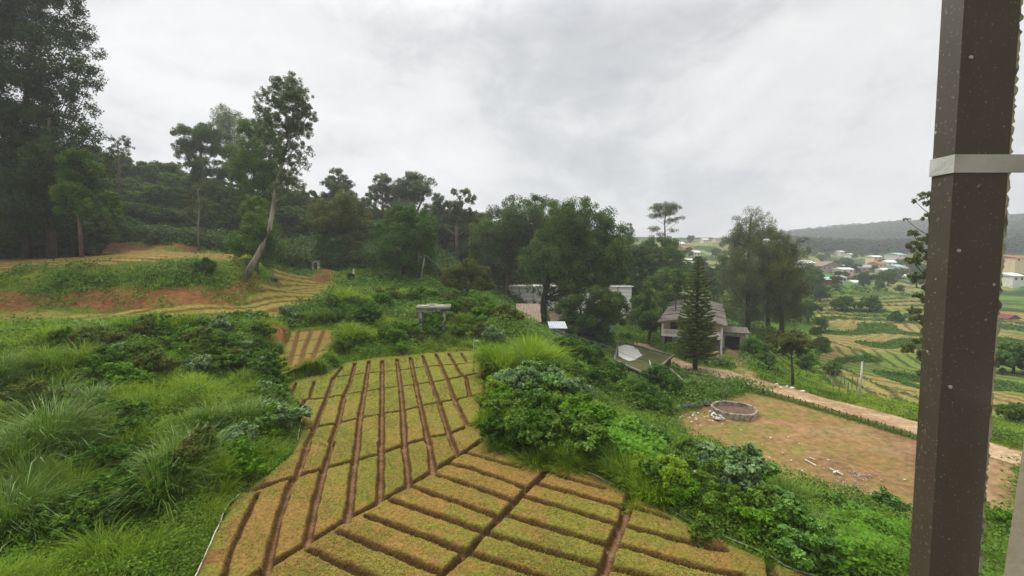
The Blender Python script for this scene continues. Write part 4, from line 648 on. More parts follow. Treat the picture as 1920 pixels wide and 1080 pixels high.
gm = 0
for i, (px, py) in enumerate([(945,715),(985,720),(1030,705),(1075,735),(1045,755),(1120,765),(1160,790),(930,800),(945,845),(1010,875),(1075,885),(1130,840),(1160,905),(1215,940),(1300,940),(1360,985),(1430,985),(1520,1030),(1345,925),(1500,955),(1580,985),(1600,1060),(1210,800)]):
    gclump(px, py, .95, 1.05+.35*((i*7) % 5)/4, 'long grass tuft rising between the bushes of the right green bank', ['grassy', 'lime', 'reed'][i % 3], n=1700, wid=.011+.0006*max(0, G(px, py)[1]-12), seed=90+i, group='grass tufts on the right green bank')
for i, (px, py) in enumerate([(30,640),(90,640),(170,640),(240,620),(350,620),(450,620),(500,655),(440,690),(330,720),(280,700),(170,740),(80,730),(170,830),(270,870),(400,800),(350,780),(210,920),(130,960),(280,980),(230,1060),(100,1060),(390,900),(60,940),(470,745)]):
    gclump(px, py, 1.3, 1.0+.5*((i*7) % 5)/4, 'ragged grass tuft in the overgrown left slope', ['grassy', 'lime', 'reed', 'grassy'][i % 4], n=2000, wid=.010+.0006*max(0, G(px, py)[1]-12), seed=120+i, group='grass tufts on the overgrown left slope')

for i, (px, py) in enumerate([(508,708),(525,712),(545,712),(565,706),(585,700),(603,690),(620,676),(632,655),(500,690)]):
    gclump(px, py, .6, .75, 'short grass tuft on the lip of the small terrace bed', 'grassy', n=900, wid=.018, seed=160+i, group='grass tufts on the lip of the small bed')
# ---------------------------------------------------------------- built things
m_white = mat('weathered_white_paint', (.62, .60, .55), (.42, .40, .35), scale=1.5, lo=.4, hi=.75, bump=.1)
m_cream = mat('cream_wall_paint', (.60, .50, .30), (.42, .35, .22), scale=1.2, lo=.4, hi=.8, bump=.1)
m_stone = mat('grey_rubble_stone', (.20, .19, .17), (.10, .095, .09), scale=3.2, bump=.8)
m_roof = mat('weathered_brown_roof', (.07, .056, .046), (.125, .105, .088), scale=.9, bump=.5, stretch=(1, 1, 1), rough=.9)
m_conc = mat('mossy_concrete', (.20, .19, .16), (.07, .075, .045), scale=1.6, bump=.6)
m_concl = mat('pale_concrete', (.42, .39, .34), (.22, .20, .16), scale=2.2, bump=.5)
m_dark = mat('dark_opening', (.012, .011, .010), (.02, .018, .015), bump=0)
m_wood = mat('old_grey_wood', (.16, .13, .10), (.08, .065, .05), scale=3, bump=.5, stretch=(4, 4, .5))
m_tin = mat('blue_grey_tin', (.33, .38, .42), (.45, .48, .50), scale=1.5, rough=.5, bump=.2)
m_turq = mat('turquoise_paint', (.10, .27, .28), (.16, .33, .33), scale=1.5, bump=.2)
m_pole = mat('pole_concrete', (.55, .53, .49), (.38, .36, .33), scale=2, bump=.2)
m_wire = mat('grey_cable', (.10, .10, .10), (.16, .16, .16), bump=0, rough=.6)
m_path = mat('pinkish_path', (.42, .28, .20), (.32, .21, .14), scale=1.5, bump=.3)
m_poly, _t, _N, _L, _b = newmat('milky_plastic_sheet'); _b.inputs['Roughness'].default_value = .5
_tc = _N('ShaderNodeTexCoord'); _w = _N('ShaderNodeTexWave'); _w.bands_direction = 'Z'; _w.inputs['Scale'].default_value = .35; _w.inputs['Distortion'].default_value = 3.5; _w.inputs['Detail'].default_value = 3; _w.inputs['Detail Scale'].default_value = .6; _L(_tc.outputs['Object'], _w.inputs[0])
_r = _N('ShaderNodeValToRGB'); _r.color_ramp.elements[0].color = (.72, .70, .62, 1); _r.color_ramp.elements[1].color = (.90, .88, .81, 1); _L(_w.outputs[0], _r.inputs[0]); _L(_r.outputs[0], _b.inputs['Base Color'])
m_water_sky, _t, _N, _L, _b = newmat('water_painted_sky'); _b.inputs['Base Color'].default_value = (.58, .57, .54, 1); _b.inputs['Roughness'].default_value = .12; _b.inputs['Specular IOR Level'].default_value = 1.0; _b.inputs['IOR'].default_value = 1.5  # pale base colour paints the bright sky reflection into the puddle
def frame(o, ax):                          # local frame: origin o (x,y,z), ax = angle of local x axis
    ca, sa = cos(ax), sin(ax)
    return lambda x, y, z: (o[0]+x*ca-y*sa, o[1]+x*sa+y*ca, o[2]+z)
class LB(MB):                              # boxes in the local space of a thing
    pass
def bxs(name, m, parent, *boxes, smooth=False):
    mb = MB()
    for b in boxes: mb.box(*b)
    return mb.build(name, m, parent, smooth)
# balcony house
hp = P(1240, 656, 75); hz = h1(hp[0]+3, hp[1]+4)-.2; A = math.atan2(-.40, .915)
hs = empty('balcony_house', (hp[0], hp[1], -7.15), 'long brown-roofed house with a white balustrade balcony and grey stone lower storey', 'house', rz=A); WD = 9.2; DP_ = 30
bxs('lower_wall', m_stone, hs, (0, 1.6, -.5, WD, DP_, 2.4), (0, 0, -.5, .5, 1.6, 2.4), (4.2, 0, -.5, 4.6, 1.6, 2.4)); bxs('upper_wall', m_cream, hs, (.05, 1.65, 2.4, WD-.05, DP_-.05, 4.82))
bxs('balcony_floor', m_white, hs, (-.1, -.15, 2.4, WD+.1, 1.64, 2.62))
mb = MB()
mb.box(0, -.1, 3.42, WD, .08, 3.56); mb.box(0, -.1, 2.63, WD, .08, 2.76)
for i in range(34): q = .15+i*(WD-.3)/33; mb.box(q-.055, -.06, 2.76, q+.055, .04, 3.42)
for q in (0, WD*.42): mb.box(q, -.12, 2.62, q+.28, .1, 3.6)
mb.build('balustrade', m_white, hs)
bxs('solid_parapet', m_white, hs, (WD*.72, -.16, 2.62, WD-.3, -.11, 3.6))
for q, z0 in ((-.05, 2.6), (WD-.25, -.6)): bxs('pillar', m_white, hs, (q, -.13, z0, q+.3, .17, 4.85))
for x0, z0, x1, z1 in ((1.3, 3.45, 3.3, 4.5), (5.6, 3.45, 7.6, 4.5)):
    f = bxs('window', m_wood, hs, (x0-.1, 1.56, z0-.1, x1+.1, 1.64, z0), (x0-.1, 1.56, z1, x1+.1, 1.64, z1+.1), (x0-.1, 1.56, z0, x0, 1.64, z1), (x1, 1.56, z0, x1+.1, 1.64, z1)); bxs('pane', m_dark, f, (x0, 1.6, z0, x1, 1.63, z1), (0, 0, 0, .001, .001, .001))
f = bxs('window', m_white, hs, (1.55, 1.5, .7, 2.0, 1.58, 2.1), (2.4, 1.5, .7, 2.75, 1.58, 2.1)); bxs('pane', m_tin, f, (2.0, 1.54, .8, 2.4, 1.58, 2.0))
bxs('door', m_dark, hs, (6.6, 1.55, -.1, 7.6, 1.59, 2.0))
for s in (-1, 1):                          # stepped roof: three sheets a side, each a little higher than the last
    mb = MB()
    for j, (y0, y1, dz) in enumerate([(-.55, 8, 0), (7.6, 17, .12), (16.6, DP_+.8, .24)]):
        for q in range(7):                 # courses
            t0, t1 = q/7, (q+1)/7; xa = WD/2+s*(WD/2+.7)*(1-t0); xb = WD/2+s*(WD/2+.7)*(1-t1); za = 4.75+1.05*t0+dz+.07; zb = 4.75+1.05*t1+dz
            vs = [(xa, y0, za), (xa, y1, za), (xb, y1, zb), (xb, y0, zb)]; vs += [(a, b, c_-.1) for a, b, c_ in vs]; mb.add(vs, [(0, 1, 2, 3), (7, 6, 5, 4), (0, 4, 5, 1), (1, 5, 6, 2), (2, 6, 7, 3), (3, 7, 4, 0)])
    mb.build('roof', m_roof, hs)
mb = MB(); mb.add([(0, 1.62, 4.82), (WD, 1.62, 4.82), (WD/2, 1.62, 5.6), (0, 1.8, 4.82), (WD, 1.8, 4.82), (WD/2, 1.8, 5.6)], [(0, 1, 2), (5, 4, 3), (0, 2, 5, 3), (1, 4, 5, 2), (0, 3, 4, 1)]); mb.build('gable', m_cream, hs)
mb = MB(); mb.tube([(-.6, -.5, 4.66), (WD/2, -.5, 5.68), (WD+.6, -.5, 4.66)], .1, 4); mb.build('fascia', m_wood, hs)
# garage annex, steps
ax_ = empty('garage_annex', (hp[0]+(WD+.2)*cos(A)-4.5*sin(A), hp[1]+(WD+.2)*sin(A)+4.5*cos(A), -7.15), 'low garage annex with a black opening on the right flank of the balcony house', 'annex', rz=A)
bxs('wall', m_concl, ax_, (0, .3, -.4, .3, 6, 2.9), (2.6, .3, -.4, 3.3, 6, 2.9), (.3, .3, 2.3, 2.6, .5, 2.9)); bxs('opening', m_dark, ax_, (.3, .9, -.4, 2.6, 1.0, 2.3)); bxs('roof', m_roof, ax_, (-.2, -.3, 2.9, 4.0, 6.3, 3.08)); bxs('pillar', m_white, ax_, (3.45, -.1, -.4, 3.75, .2, 2.9))
st = empty('front_steps', (hp[0]+7.9*cos(A)+1*sin(A), hp[1]+7.9*sin(A)-1*cos(A), -7.1), 'pinkish stepped path leading down from the balcony house to the road', 'steps', rz=A)
bxs('tread', m_path, st, *[(-.7, -7+i*.8, -.1+0.06*i, .7, -7+(i+1)*.8-.01, .08+.11*i) for i in range(8)]); bxs('side_wall', m_stone, st, (.75, -7, -.3, 1.05, .2, .9)); bxs('railing', m_wood, st, (.85, -7, .9, .93, .2, 1.0), *[(.85, -7+i*1.4, .9, .93, -6.9+i*1.4, 1.5) for i in range(6)])
bxs('kerb', m_conc, st, (-1.15, -6.4, -.3, -.75, .2, .45))
bxs('step_fence', m_dark, st, (-.7, -.1, 1.2, .7, -.06, 1.3), *[(-.6+i*.3, -.1, .4, -.56+i*.3, -.06, 1.2) for i in range(5)])
# rear annex roof higher up
rb = empty('rear_house', (hp[0]+33*.40-1.5, hp[1]+33*.915, -6.9), 'plain house with a purplish roof behind the balcony house', 'house', rz=A)
bxs('wall', m_cream, rb, (.3, 0, -.5, 7.7, 12, 5.2)); mb = MB()
for s in (-1, 1): vs = [(4+s*4.4, -.6, 5.1), (4+s*4.4, 12.6, 5.1), (4, 12.6, 6.7), (4, -.6, 6.7)]; mb.add(vs+[(a, b, c_-.12) for a, b, c_ in vs], [(0, 1, 2, 3), (7, 6, 5, 4), (0, 4, 5, 1), (1, 5, 6, 2), (2, 6, 7, 3), (3, 7, 4, 0)])
mb.build('roof', m_roof, rb)
# greenhouse
g0 = P(868, 592, 100); g1 = P(1184, 592, 100); gz = -6.0; gt = P(1000, 538, 100)[2]
gh = empty('greenhouse', (g0[0], 100, gz), 'long milky white plastic greenhouse behind the central conifers', 'greenhouse'); GL = g1[0]-g0[0]; GH_ = gt-gz
bxs('front_sheet', m_poly, gh, (0, 0, 0, GL, .1, GH_)); mb = MB(); mb.add([(GL+.02, 0, 0), (GL+.02, 22, 0), (GL+.02, 22, GH_), (GL+.02, 0, GH_), (GL-.1, 0, 0), (GL-.1, 22, 0), (GL-.1, 22, GH_), (GL-.1, 0, GH_)], [(0, 1, 2, 3), (7, 6, 5, 4), (3, 2, 6, 7)]); mb.build('end_sheet', m_poly, gh)
bxs('roof_sheet', m_poly, gh, (-.3, -.3, GH_, GL+.3, 11, GH_+.15), (-.3, 11.01, GH_, GL+.3, 22, GH_+.12)); bxs('frame', m_wood, gh, *[(i*GL/12-.06, -.08, 0, i*GL/12+.06, -.01, GH_) for i in range(13)], (0, -.07, GH_*.5, GL, -.02, GH_*.5+.09))
def shed(name, label, px, py, Y, wpx, zb, dep, roofm, wallm, rise, rz=0, cat='shed', over=.3):
    t0 = P(px, py, Y); wd = wpx*Y/F; t = empty(name, (t0[0], Y, zb), label, cat, rz=rz); hh = t0[2]-zb
    bxs('wall', wallm, t, (0, 0, -1, wd, dep, hh)); vs = [(-over, -over, hh+.02), (wd+over, -over, hh+.02), (wd+over, dep+over, hh+rise), (-over, dep+over, hh+rise)]; mb = MB(); n = 10
    for i in range(n):
        a0 = -over+(wd+2*over)*i/n; a1 = -over+(wd+2*over)*(i+1)/n-.03; v = [(a0, -over, hh+.02), (a1, -over, hh+.02), (a1, dep+over, hh+rise), (a0, dep+over, hh+rise)]; mb.add(v+[(a, b, c_+.07) for a, b, c_ in v], [(3, 2, 1, 0), (4, 5, 6, 7), (0, 1, 5, 4), (1, 2, 6, 5), (2, 3, 7, 6), (3, 0, 4, 7)])
    mb.build('roof', roofm, t); bxs('door', m_dark, t, (wd*.3, -.03, -.2, wd*.3+.9, 0-.005, min(1.9, hh-.1))); return t
m_rust = mat('brown_tile', (.17, .12, .085), (.24, .17, .12), scale=1.5); m_red = mat('brick_red', (.22, .07, .04), (.16, .05, .03), scale=3)
shed('brown_roof_shed', 'shed with a sloping brown roof behind the yellow grass clump', 972, 604, 64, 40, -4.6, 5, m_rust, m_red, 2.0)
shed('blue_tin_shed', 'small shed with pale blue tin roof beside the white greenhouse', 985, 588, 78, 28, -5, 5, m_tin, m_turq, .9)
shed('tin_lean_to', 'grey tin lean-to roof under the largest conifer', 1034, 616, 60, 26, -5.5, 2.6, m_tin, m_stone, .45)
shed('brown_tin_shed', 'brown-roofed shed between the conifer trunks', 1036, 604, 72, 26, -5.5, 4, m_rust, m_stone, 1.2)
shed('turquoise_shed', 'turquoise-walled shed glimpsed under the low dark tree', 1104, 592, 74, 44, -6.8, 5, m_rust, m_turq, .5)
# ruined concrete frame
q0 = P(789, 642, 45); fz = h1(q0[0]+1.4, 45.5); m_weath = mat('blackened_concrete', (.30, .28, .25), (.06, .055, .05), scale=3.5, lo=.45, hi=.6, bump=.5); cf = empty('ruined_shelter', (q0[0], 45, fz), 'ruined concrete post frame under a mossy slab at the far field end', 'ruin', rz=.12)
for x0, y0, l in ((0, 0, 2.45), (2.35, -.05, 2.45), (0.05, 1.9, 2.4), (2.3, 1.9, 2.4)): bxs('post', m_weath if y0 < 1 else m_conc, cf, (x0-.13, y0-.13, -.5, x0+.15, y0+.13, l))
bxs('beam', m_weath, cf, (-.3, -.16, 2.46, 2.8, .12, 2.72), (-.3, 1.8, 2.42, 2.8, 2.05, 2.7)); bxs('slab', m_conc, cf, (-.45, -.3, 2.73, 3.0, 2.3, 2.93)); bxs('rubble', m_concl, cf, (.1, .2, 2.935, .9, .8, 3.03), (1.4, .5, 2.935, 2.3, 1.2, 3.0), (.5, 1.2, 2.935, 1.6, 1.6, 3.06))
# concrete tank with flat wet roof
tz = -5.6; cor = [PZ(a, b, tz) for a, b in [(1152, 676), (1218, 706), (1262, 668), (1160, 640)]]; c0 = cor[0]; tk = empty('concrete_tank', (c0[0], c0[1], -7.5), 'old flat-roofed concrete tank building with a big puddle on its mossy top', 'tank')
loc = [np.array(p)-np.array([c0[0], c0[1], -7.5]) for p in cor]; ctr = sum(loc)/4
def prism(name, m, z0, z1, k): mb = MB(); q = [ctr+(p-ctr)*k for p in loc]; mb.add([(p[0], p[1], z0) for p in q]+[(p[0], p[1], z1) for p in q], [(3, 2, 1, 0), (4, 5, 6, 7)]+[(i, (i+1) % 4, 4+(i+1) % 4, 4+i) for i in range(4)]); return mb.build(name, m, tk)
m_brown = mat('stained_dark_wall', (.07, .04, .03), (.12, .10, .08), scale=1.2, bump=.4); m_moss = mat('mossy_roof', (.04, .052, .014), (.085, .08, .03), scale=1.3, spec=.05, bump=.4)
prism('wall', m_brown, -.8, 1.7, .95); prism('roof', m_moss, 1.71, 1.9, 1.0)
mb = MB(); k4 = [ctr+(p-ctr)*1.0 for p in loc]
for i in range(4):
    a, b = k4[i], k4[(i+1) % 4]; d = (b-a)/np.linalg.norm(b-a); nrm = np.array([d[1], -d[0], 0])*.12; mb.add([tuple(p)[:2]+(z,) for z in (1.903, 2.1) for p in (a-nrm, b-nrm, b+nrm, a+nrm)], [(3, 2, 1, 0), (4, 5, 6, 7), (0, 1, 5, 4), (1, 2, 6, 5), (2, 3, 7, 6), (3, 0, 4, 7)])
mb.build('parapet', m_conc, tk)
pud = [(1159, 650), (1172, 646), (1186, 649), (1196, 655), (1201, 663), (1205, 666), (1198, 670), (1190, 675), (1180, 677), (1168, 672), (1160, 667)]; mb = MB(); mb.add([PZ(a, b, -5.585)-np.array([c0[0], c0[1], -7.5]) for a, b in pud], [tuple(range(len(pud)))[::-1]]); mb.build('puddle', m_water_sky, tk)
mb = MB()
for j, (x_, y_) in enumerate([(1168, 692), (1188, 702), (1205, 712)]): p = PZ(x_, y_, -7.0)-np.array([c0[0], c0[1], -7.5]); mb.box(p[0]-.15, p[1]-.5, -.4, p[0]+.15, p[1]-.2, 1.6)
mb.build('pillars', m_concl, tk)
# round well
wc = (PZ(1338, 772, YZ+.1)+PZ(1418, 772, YZ+.1))/2; wr = 2.15; we = empty('round_well', (wc[0], wc[1]+.2, YZ), 'low round whitewashed masonry well ring beside the dirt yard', 'well')
m_wellw = mat('flaking_whitewash', (.30, .26, .20), (.11, .085, .055), scale=2.4, lo=.45, hi=.6, bump=.7); mb = MB(); n = 40; jr = np.random.default_rng(4)
prof = [(wr, -.15), (wr, .40), (wr-.03, .47), (wr-.2, .47), (wr-.23, .40), (wr-.23, -.35)]
jj = [1+.018*math.sin(3*i*2*pi/n)+jr.uniform(-.008, .008) for i in range(n)]; vs = [(r*jj[i]*cos(2*pi*i/n), r*jj[i]*sin(2*pi*i/n), z*(1+.06*math.sin(i*.7)) if z > 0 else z) for r, z in prof for i in range(n)]; mb.add(vs, [(k*n+i, k*n+(i+1) % n, (k+1)*n+(i+1) % n, (k+1)*n+i) for k in range(5) for i in range(n)]); mb.build('ring', m_wellw, we)
mb = MB(); mb.add([((wr-.2)*cos(2*pi*i/n), (wr-.2)*sin(2*pi*i/n), .07) for i in range(n)], [tuple(range(n))]); mb.build('silt_floor', mat('dark_silt', (.13, .075, .05), (.07, .04, .028), scale=3), we)
# stone wall, scattered litter, bag
def rocks(name, pts, m, parent, s0, s1, seed, zoff=0, sub=1):
    rg = np.random.default_rng(seed); mb = MB()
    for p in pts:
        s = rg.uniform(s0, s1); bm = [(-1,-1,-.6),(1,-1,-.6),(1,1,-.6),(-1,1,-.6),(-.7,-.8,.55),(.8,-.6,.6),(.6,.8,.5),(-.8,.6,.6)]; a = rg.uniform(0, pi); mb.add([(p[0]+s*(x*cos(a)-y*sin(a))*rg.uniform(.8,1.2), p[1]+s*(x*sin(a)+y*cos(a))*rg.uniform(.8,1.2), p[2]+zoff+s*z*rg.uniform(.8,1.2)) for x,y,z in bm], [(3,2,1,0),(4,5,6,7),(0,1,5,4),(1,2,6,5),(2,3,7,6),(3,0,4,7)])
    return mb.build(name, m, parent)
sa, sb = PZ(1232, 778, -6.95), PZ(1335, 757, -6.95); sw = empty('dry_stone_wall', sa, 'crumbling low dry stone wall running to the round well', 'wall'); rg = np.random.default_rng(12); L3 = []
for i in range(150): q = rg.random(); hgt = .55*(1-.3*q); L3.append(((sb-sa)*q+np.array([rg.uniform(-.15, .15), rg.uniform(-.2, .2), rg.uniform(-.1, hgt)])))
rocks('stones', L3, m_stone, sw, .10, .2, 3)
m_whiteR = mat('white_limed_rock', (.68, .67, .63), (.40, .38, .34), scale=4, lo=.45, hi=.7)
for i, (px, py, s, lb) in enumerate([(1455,722,.20,'leftmost whitish rock on the far road edge'),(1463,728,.16,'small whitish rock beside the leftmost road rock'),(1474,726,.16,'pale rock nearly under the umbrella tree'),(1484,729,.22,'larger whitish rock at the foot of the umbrella tree'),(1503,735,.22,'lone whitish rock right of the umbrella tree'),(1449,716,.12,'tiny pale rock at the upper end of the road-edge row')]):
    p = G(px, py); t = rocks('rock', [(0, 0, s*.3), (s, .1, s*.25)], m_whiteR, None, s*.8, s, 20+i); t.location = [float(v) for v in p]; tag(t, lb, 'rock')
def flatbits(name, label, cx, cy, n, spread, s0, s1, m, seed, kind=None, cat='rubble', z=YZ):
    rg = np.random.default_rng(seed); p = PZ(cx, cy, z); mb = MB()
    for i in range(n): x, y = rg.normal(0, spread), rg.normal(0, spread); a = rg.uniform(0, pi); l, w_ = rg.uniform(s0, s1), rg.uniform(s0*.5, s1*.6); f = frame((x, y, .06), a); mb.box(-l, -w_, -.02, l, w_, rg.uniform(.02, .06), f)
    o = mb.build(name, m); o.location = [float(v) for v in p]; tag(o, label, cat, kind=kind)
flatbits('rubble', None, 1618, 892, 80, .55, .015, .06, m_concl, 1, 'stuff'); flatbits('rubble', None, 1590, 905, 60, .7, .02, .07, m_concl, 2, 'stuff'); flatbits('litter', None, 1305, 782, 22, .8, .05, .12, m_white, 3, 'stuff'); flatbits('litter', None, 1342, 776, 40, .45, .04, .14, m_white, 4, 'stuff'); flatbits('litter', None, 1450, 850, 26, 3.6, .04, .1, m_white, 5, 'stuff'); flatbits('rubble', None, 1350, 786, 14, .3, .08, .2, m_concl, 6, 'stuff')
for i, (a, b, lb) in enumerate([((1510,862),(1530,873),'pale plank lying on the dirt yard, the longer of the pair'),((1518,858),(1528,862),'short pale plank beside the longer one on the dirt yard'),((1556,878),(1580,890),'pale plank on the dirt yard, nearest the rubble patch'),((1562,886),(1572,883),'stubby plank crossing behind the plank near the rubble')]):
    p, q = PZ(*a, YZ+.1), PZ(*b, YZ+.1); d = q-p; mb = MB(); f = frame((0, 0, 0), math.atan2(d[1], d[0])); mb.box(0, -.04, 0, np.linalg.norm(d), .04, .03, f); o = mb.build('plank', m_white); o.location = [float(v) for v in p]; tag(o, lb, 'plank')
p = G(1308, 926); bg = MB(); rg = np.random.default_rng(6); nu, nv = 12, 7
vs = [((.26+.05*rg.random())*sin(pi*(j+.5)/nv)*cos(2*pi*i/nu)*1.15, (.2+.05*rg.random())*sin(pi*(j+.5)/nv)*sin(2*pi*i/nu), .22+.24*cos(pi*(j+.5)/nv)+rg.uniform(-.03, .03)) for j in range(nv) for i in range(nu)]; bg.add(vs, [(j*nu+i, (j+1)*nu+i, (j+1)*nu+(i+1) % nu, j*nu+(i+1) % nu) for j in range(nv-1) for i in range(nu)]+[tuple(range(nu)), tuple((nv-1)*nu+i for i in range(nu))[::-1]]); bg.tube([(-.1, 0, .42), (-.16, .03, .56)], [.06, .09], 6)
o = bg.build('plastic_bag', mat('cream_white_plastic', (.80, .76, .64), (.62, .57, .45), scale=6, rough=.45, bump=.5)); o.location = [float(v) for v in p+[0, 0, .25]]; o.scale = (1.25,)*3; tag(o, 'crumpled cream-white bag caught in the weeds right of the field', 'bag')
def soilheap(px, py, r, h, col, label, z=None):
    p = G(px, py); rg = np.random.default_rng(int(px)); n = 14; m = 6; vs = [(r*(j/m)*cos(2*pi*i/n)*rg.uniform(.85, 1.15), r*(j/m)*sin(2*pi*i/n)*rg.uniform(.85, 1.15), h*(1-(j/m)**1.6)*rg.uniform(.8, 1.1)-.05) for j in range(1, m+1) for i in range(n)]; mb = MB(); mb.add([(0, 0, h)]+vs, [(0, 1+i, 1+(i+1) % n) for i in range(n)]+[(1+j*n+i, 1+(j+1)*n+i, 1+(j+1)*n+(i+1) % n, 1+j*n+(i+1) % n) for j in range(m-1) for i in range(n)])
    o = mb.build('soil_heap', mat('heap_soil', col, tuple(v*.6 for v in col), scale=4, bump=.8), smooth=True); o.location = [float(v) for v in p]; tag(o, label, 'soil heap')
soilheap(1312, 712, 1.3, .5, (.36, .15, .05), 'orange soil heap at the foot of the symmetrical pine')
soilheap(512, 524, .9, .7, (.10, .06, .035), 'dark earth mound at the foot of the leaning gum bank'); soilheap(1590, 520, 5.5, 2.2, (.28, .12, .07), 'reddish bare earth patch on the far valley slope, between two dark bushes')
# hoses
def hose(pts, label, r, m, z=.05, seed=0):
    q = [PZ(a, b, z) for a, b in pts]; Pn = []
    for i in range(len(q)-1):
        for t in np.linspace(0, 1, 6)[:-1]:
            p0, p1, p2, p3 = q[max(i-1, 0)], q[i], q[i+1], q[min(i+2, len(q)-1)]; Pn.append(.5*((2*p1)+(-p0+p2)*t+(2*p0-5*p1+4*p2-p3)*t*t+(-p0+3*p1-3*p2+p3)*t**3))
    Pn.append(q[-1]); Pn = np.array(Pn); zh = np.maximum(H(Pn[:, 0], Pn[:, 1]), np.where(sdf(FIELD, Pn[:, 0], Pn[:, 1]) > 0, fieldh(Pn[:, 0], Pn[:, 1]), -9)); Pn[:, 2] = zh+r+.02; base = Pn[0].copy(); mb = MB(); mb.tube(Pn-base, r, 6); o = mb.build('hose', m, smooth=True); o.location = [float(v) for v in base]; tag(o, label, 'hose')
hose([(912,738),(907,760),(912,790),(925,822),(950,845),(1000,862),(1050,872),(1090,880),(1130,898),(1180,920),(1240,945),(1300,978),(1370,1010),(1450,1045),(1560,1095)], 'long grey-green hose lying along the right edge of the vegetable field', .022, mat('hose_rubber', (.16, .19, .15), (.24, .27, .22), rough=.4, bump=0))
hose([(362,1085),(385,1035),(408,985),(420,955),(436,932),(448,925)], 'pale twisted rope marking the lower left edge of the field', .022, mat('pale_rope', (.55, .50, .38), (.35, .32, .24), scale=10, bump=.3))
hose([(566,785),(562,800),(558,820)], 'short pale string by the far left field edge', .018, m_white, seed=2)
# poles and wires
def pole(a, b, Y, r, label, m, arms=(), name='utility_pole'):
    b3 = P(*a, Y); t3 = P(*b, Y); gz = h1(b3[0], Y); t = empty(name, (b3[0], Y, gz), label, 'pole'); mb = MB(); d = t3-[b3[0], Y, gz]; mb.tube([(0, 0, -.4), d*.5, d], [r, r*.85, r*.65], 8); mb.build('shaft', m, t, True)
    for q, wd in arms: mb = MB(); c_ = d*q; mb.tube([c_+[-wd, -.1, 0], c_+[wd, -.1, .1]], .05, 4); mb.build('crossarm', m_wood, t); mb = MB(); [mb.tube([c_+[s*wd*.85, -.1, .02], c_+[s*wd*.85, -.1, .22]], .05, 6) for s in (-1, 1)]; mb.build('insulators', m_white, t)
    return t3
ptop = pole((781,530),(786,470),78,.15,'straight utility pole on the grassy rise, left of the pair',m_concl,((.93, 1.0),))
pole((790,512),(781,472),79,.11,'leaning timber stay pole crossing behind the straight utility pole',m_wood); ptop2 = pole((787,532),(797,478),77,.13,'second utility pole leaning right beside the straight one',m_concl,((.9, .8),))
wpole = pole((1611,749),(1617,678),51,.12,'tall slim white pole standing before the terraced valley',m_pole); mb = MB()
e1 = pole((1362,750),(1363,716),48,.06,'thin grey post behind the round well',m_conc,name='post'); e2 = pole((1353,748),(1355,720),48,.07,'rough dark stake beside the thin grey post',m_wood,name='post')
def wire(pts, label, r=.02, sag=.3):
    base = pts[0]; mb = MB()
    for a, b in zip(pts[:-1], pts[1:]): n = 14; mb.tube([a+(b-a)*t-[0, 0, 4*sag*t*(1-t)]-base for t in np.linspace(0, 1, n)], r, 4, False)
    o = mb.build('cable', m_wire); o.location = [float(v) for v in base]; tag(o, label, 'cable')
wire([ptop, P(939,583,62), P(1137,648,54), P(1236,690,50), e1], 'upper thin cable running from the pole pair down past the tank', .022, .1)
wire([ptop2, P(960,592,60), P(1107,660,52), P(1232,707,49), e1], 'lower thin cable crossing in front of the hanging tree', .022, .1)
wire([ptop2, P(930,590,62), P(1032,612,56), P(1200,690,51)], 'middle short cable ending at the tank building', .018, .1)
for i, (a, b, Y, lb) in enumerate([((1257,691),(1291,722),54,'pale bare pole lying slanted on the bushes behind the well'),((1218,676),(1221,690),56,'small tilted pale stake on the tank edge')]):
    p, q = P(*a, Y), P(*b, Y-1); mb = MB(); mb.tube([(0, 0, 0), q-p], .06, 6); o = mb.build('stake', m_pole); o.location = [float(v) for v in p]; tag(o, lb, 'stake')
p = G(888, 655); mb = MB(); mb.tube([(0, 0, -.2), (.02, 0, .95)], .03, 6); mb.box(.1, -.05, .75, .5, .05, .82); o = mb.build('pipe_stand', m_tin); o.location = [float(v) for v in p]; tag(o, 'small metal water pipe stand at the far right field corner', 'pipe')
# picket stubs and low hedge along the near road edge
rg = np.random.default_rng(31); fence_px = [(1362,722),(1420,738),(1480,752),(1540,770),(1600,788),(1660,806),(1722,826)]; FP = [PZ(a, b, YZ) for a, b in fence_px]; dist = [0]
for a, b in zip(FP[:-1], FP[1:]): dist.append(dist[-1]+np.linalg.norm(b-a))
FP = np.array(FP); NP_ = 30; first = None
for i in range(NP_):
    s = dist[-1]*i/(NP_-1); x = np.interp(s, dist, FP[:, 0]); y = np.interp(s, dist, FP[:, 1])
    if first is None: mb = MB(); mb.tube([(0, 0, -.2), (.01, 0, .62)], .05, 6); first = mb.build('fence_post', m_wood); o = first
    else: o = first.copy(); COL.objects.link(o)
    o.location = (x, y, h1(x, y)); o.rotation_euler = (rg.uniform(-.12, .12), rg.uniform(-.12, .12), rg.uniform(0, 6)); tag(o, 'short dark stake in the low hedge between yard and road', 'fence post', 'stakes in the low roadside hedge')
m = 9000; s = rg.uniform(0, dist[-1], m); x = np.interp(s, dist, FP[:, 0])+rg.normal(0, .3, m); y = np.interp(s, dist, FP[:, 1])+rg.normal(0, .3, m); hh = .12+.5*fbm(x/1.2, y/1.2, 55, 3); C = np.stack([x, y, H(x, y)+hh*rg.random(m)], 1)
b0 = FP[0].copy(); o = leafobj('low_hedge', leafquads(C-b0, unit(rg.normal(size=(m, 3))+[0, 0, .6]), rg.uniform(.08, .17, m), rg, .5), rg.random(m), LM['mid']); o.location = [float(v) for v in b0]; tag(o, 'ragged low hedge separating the dirt yard from the road', 'hedge')
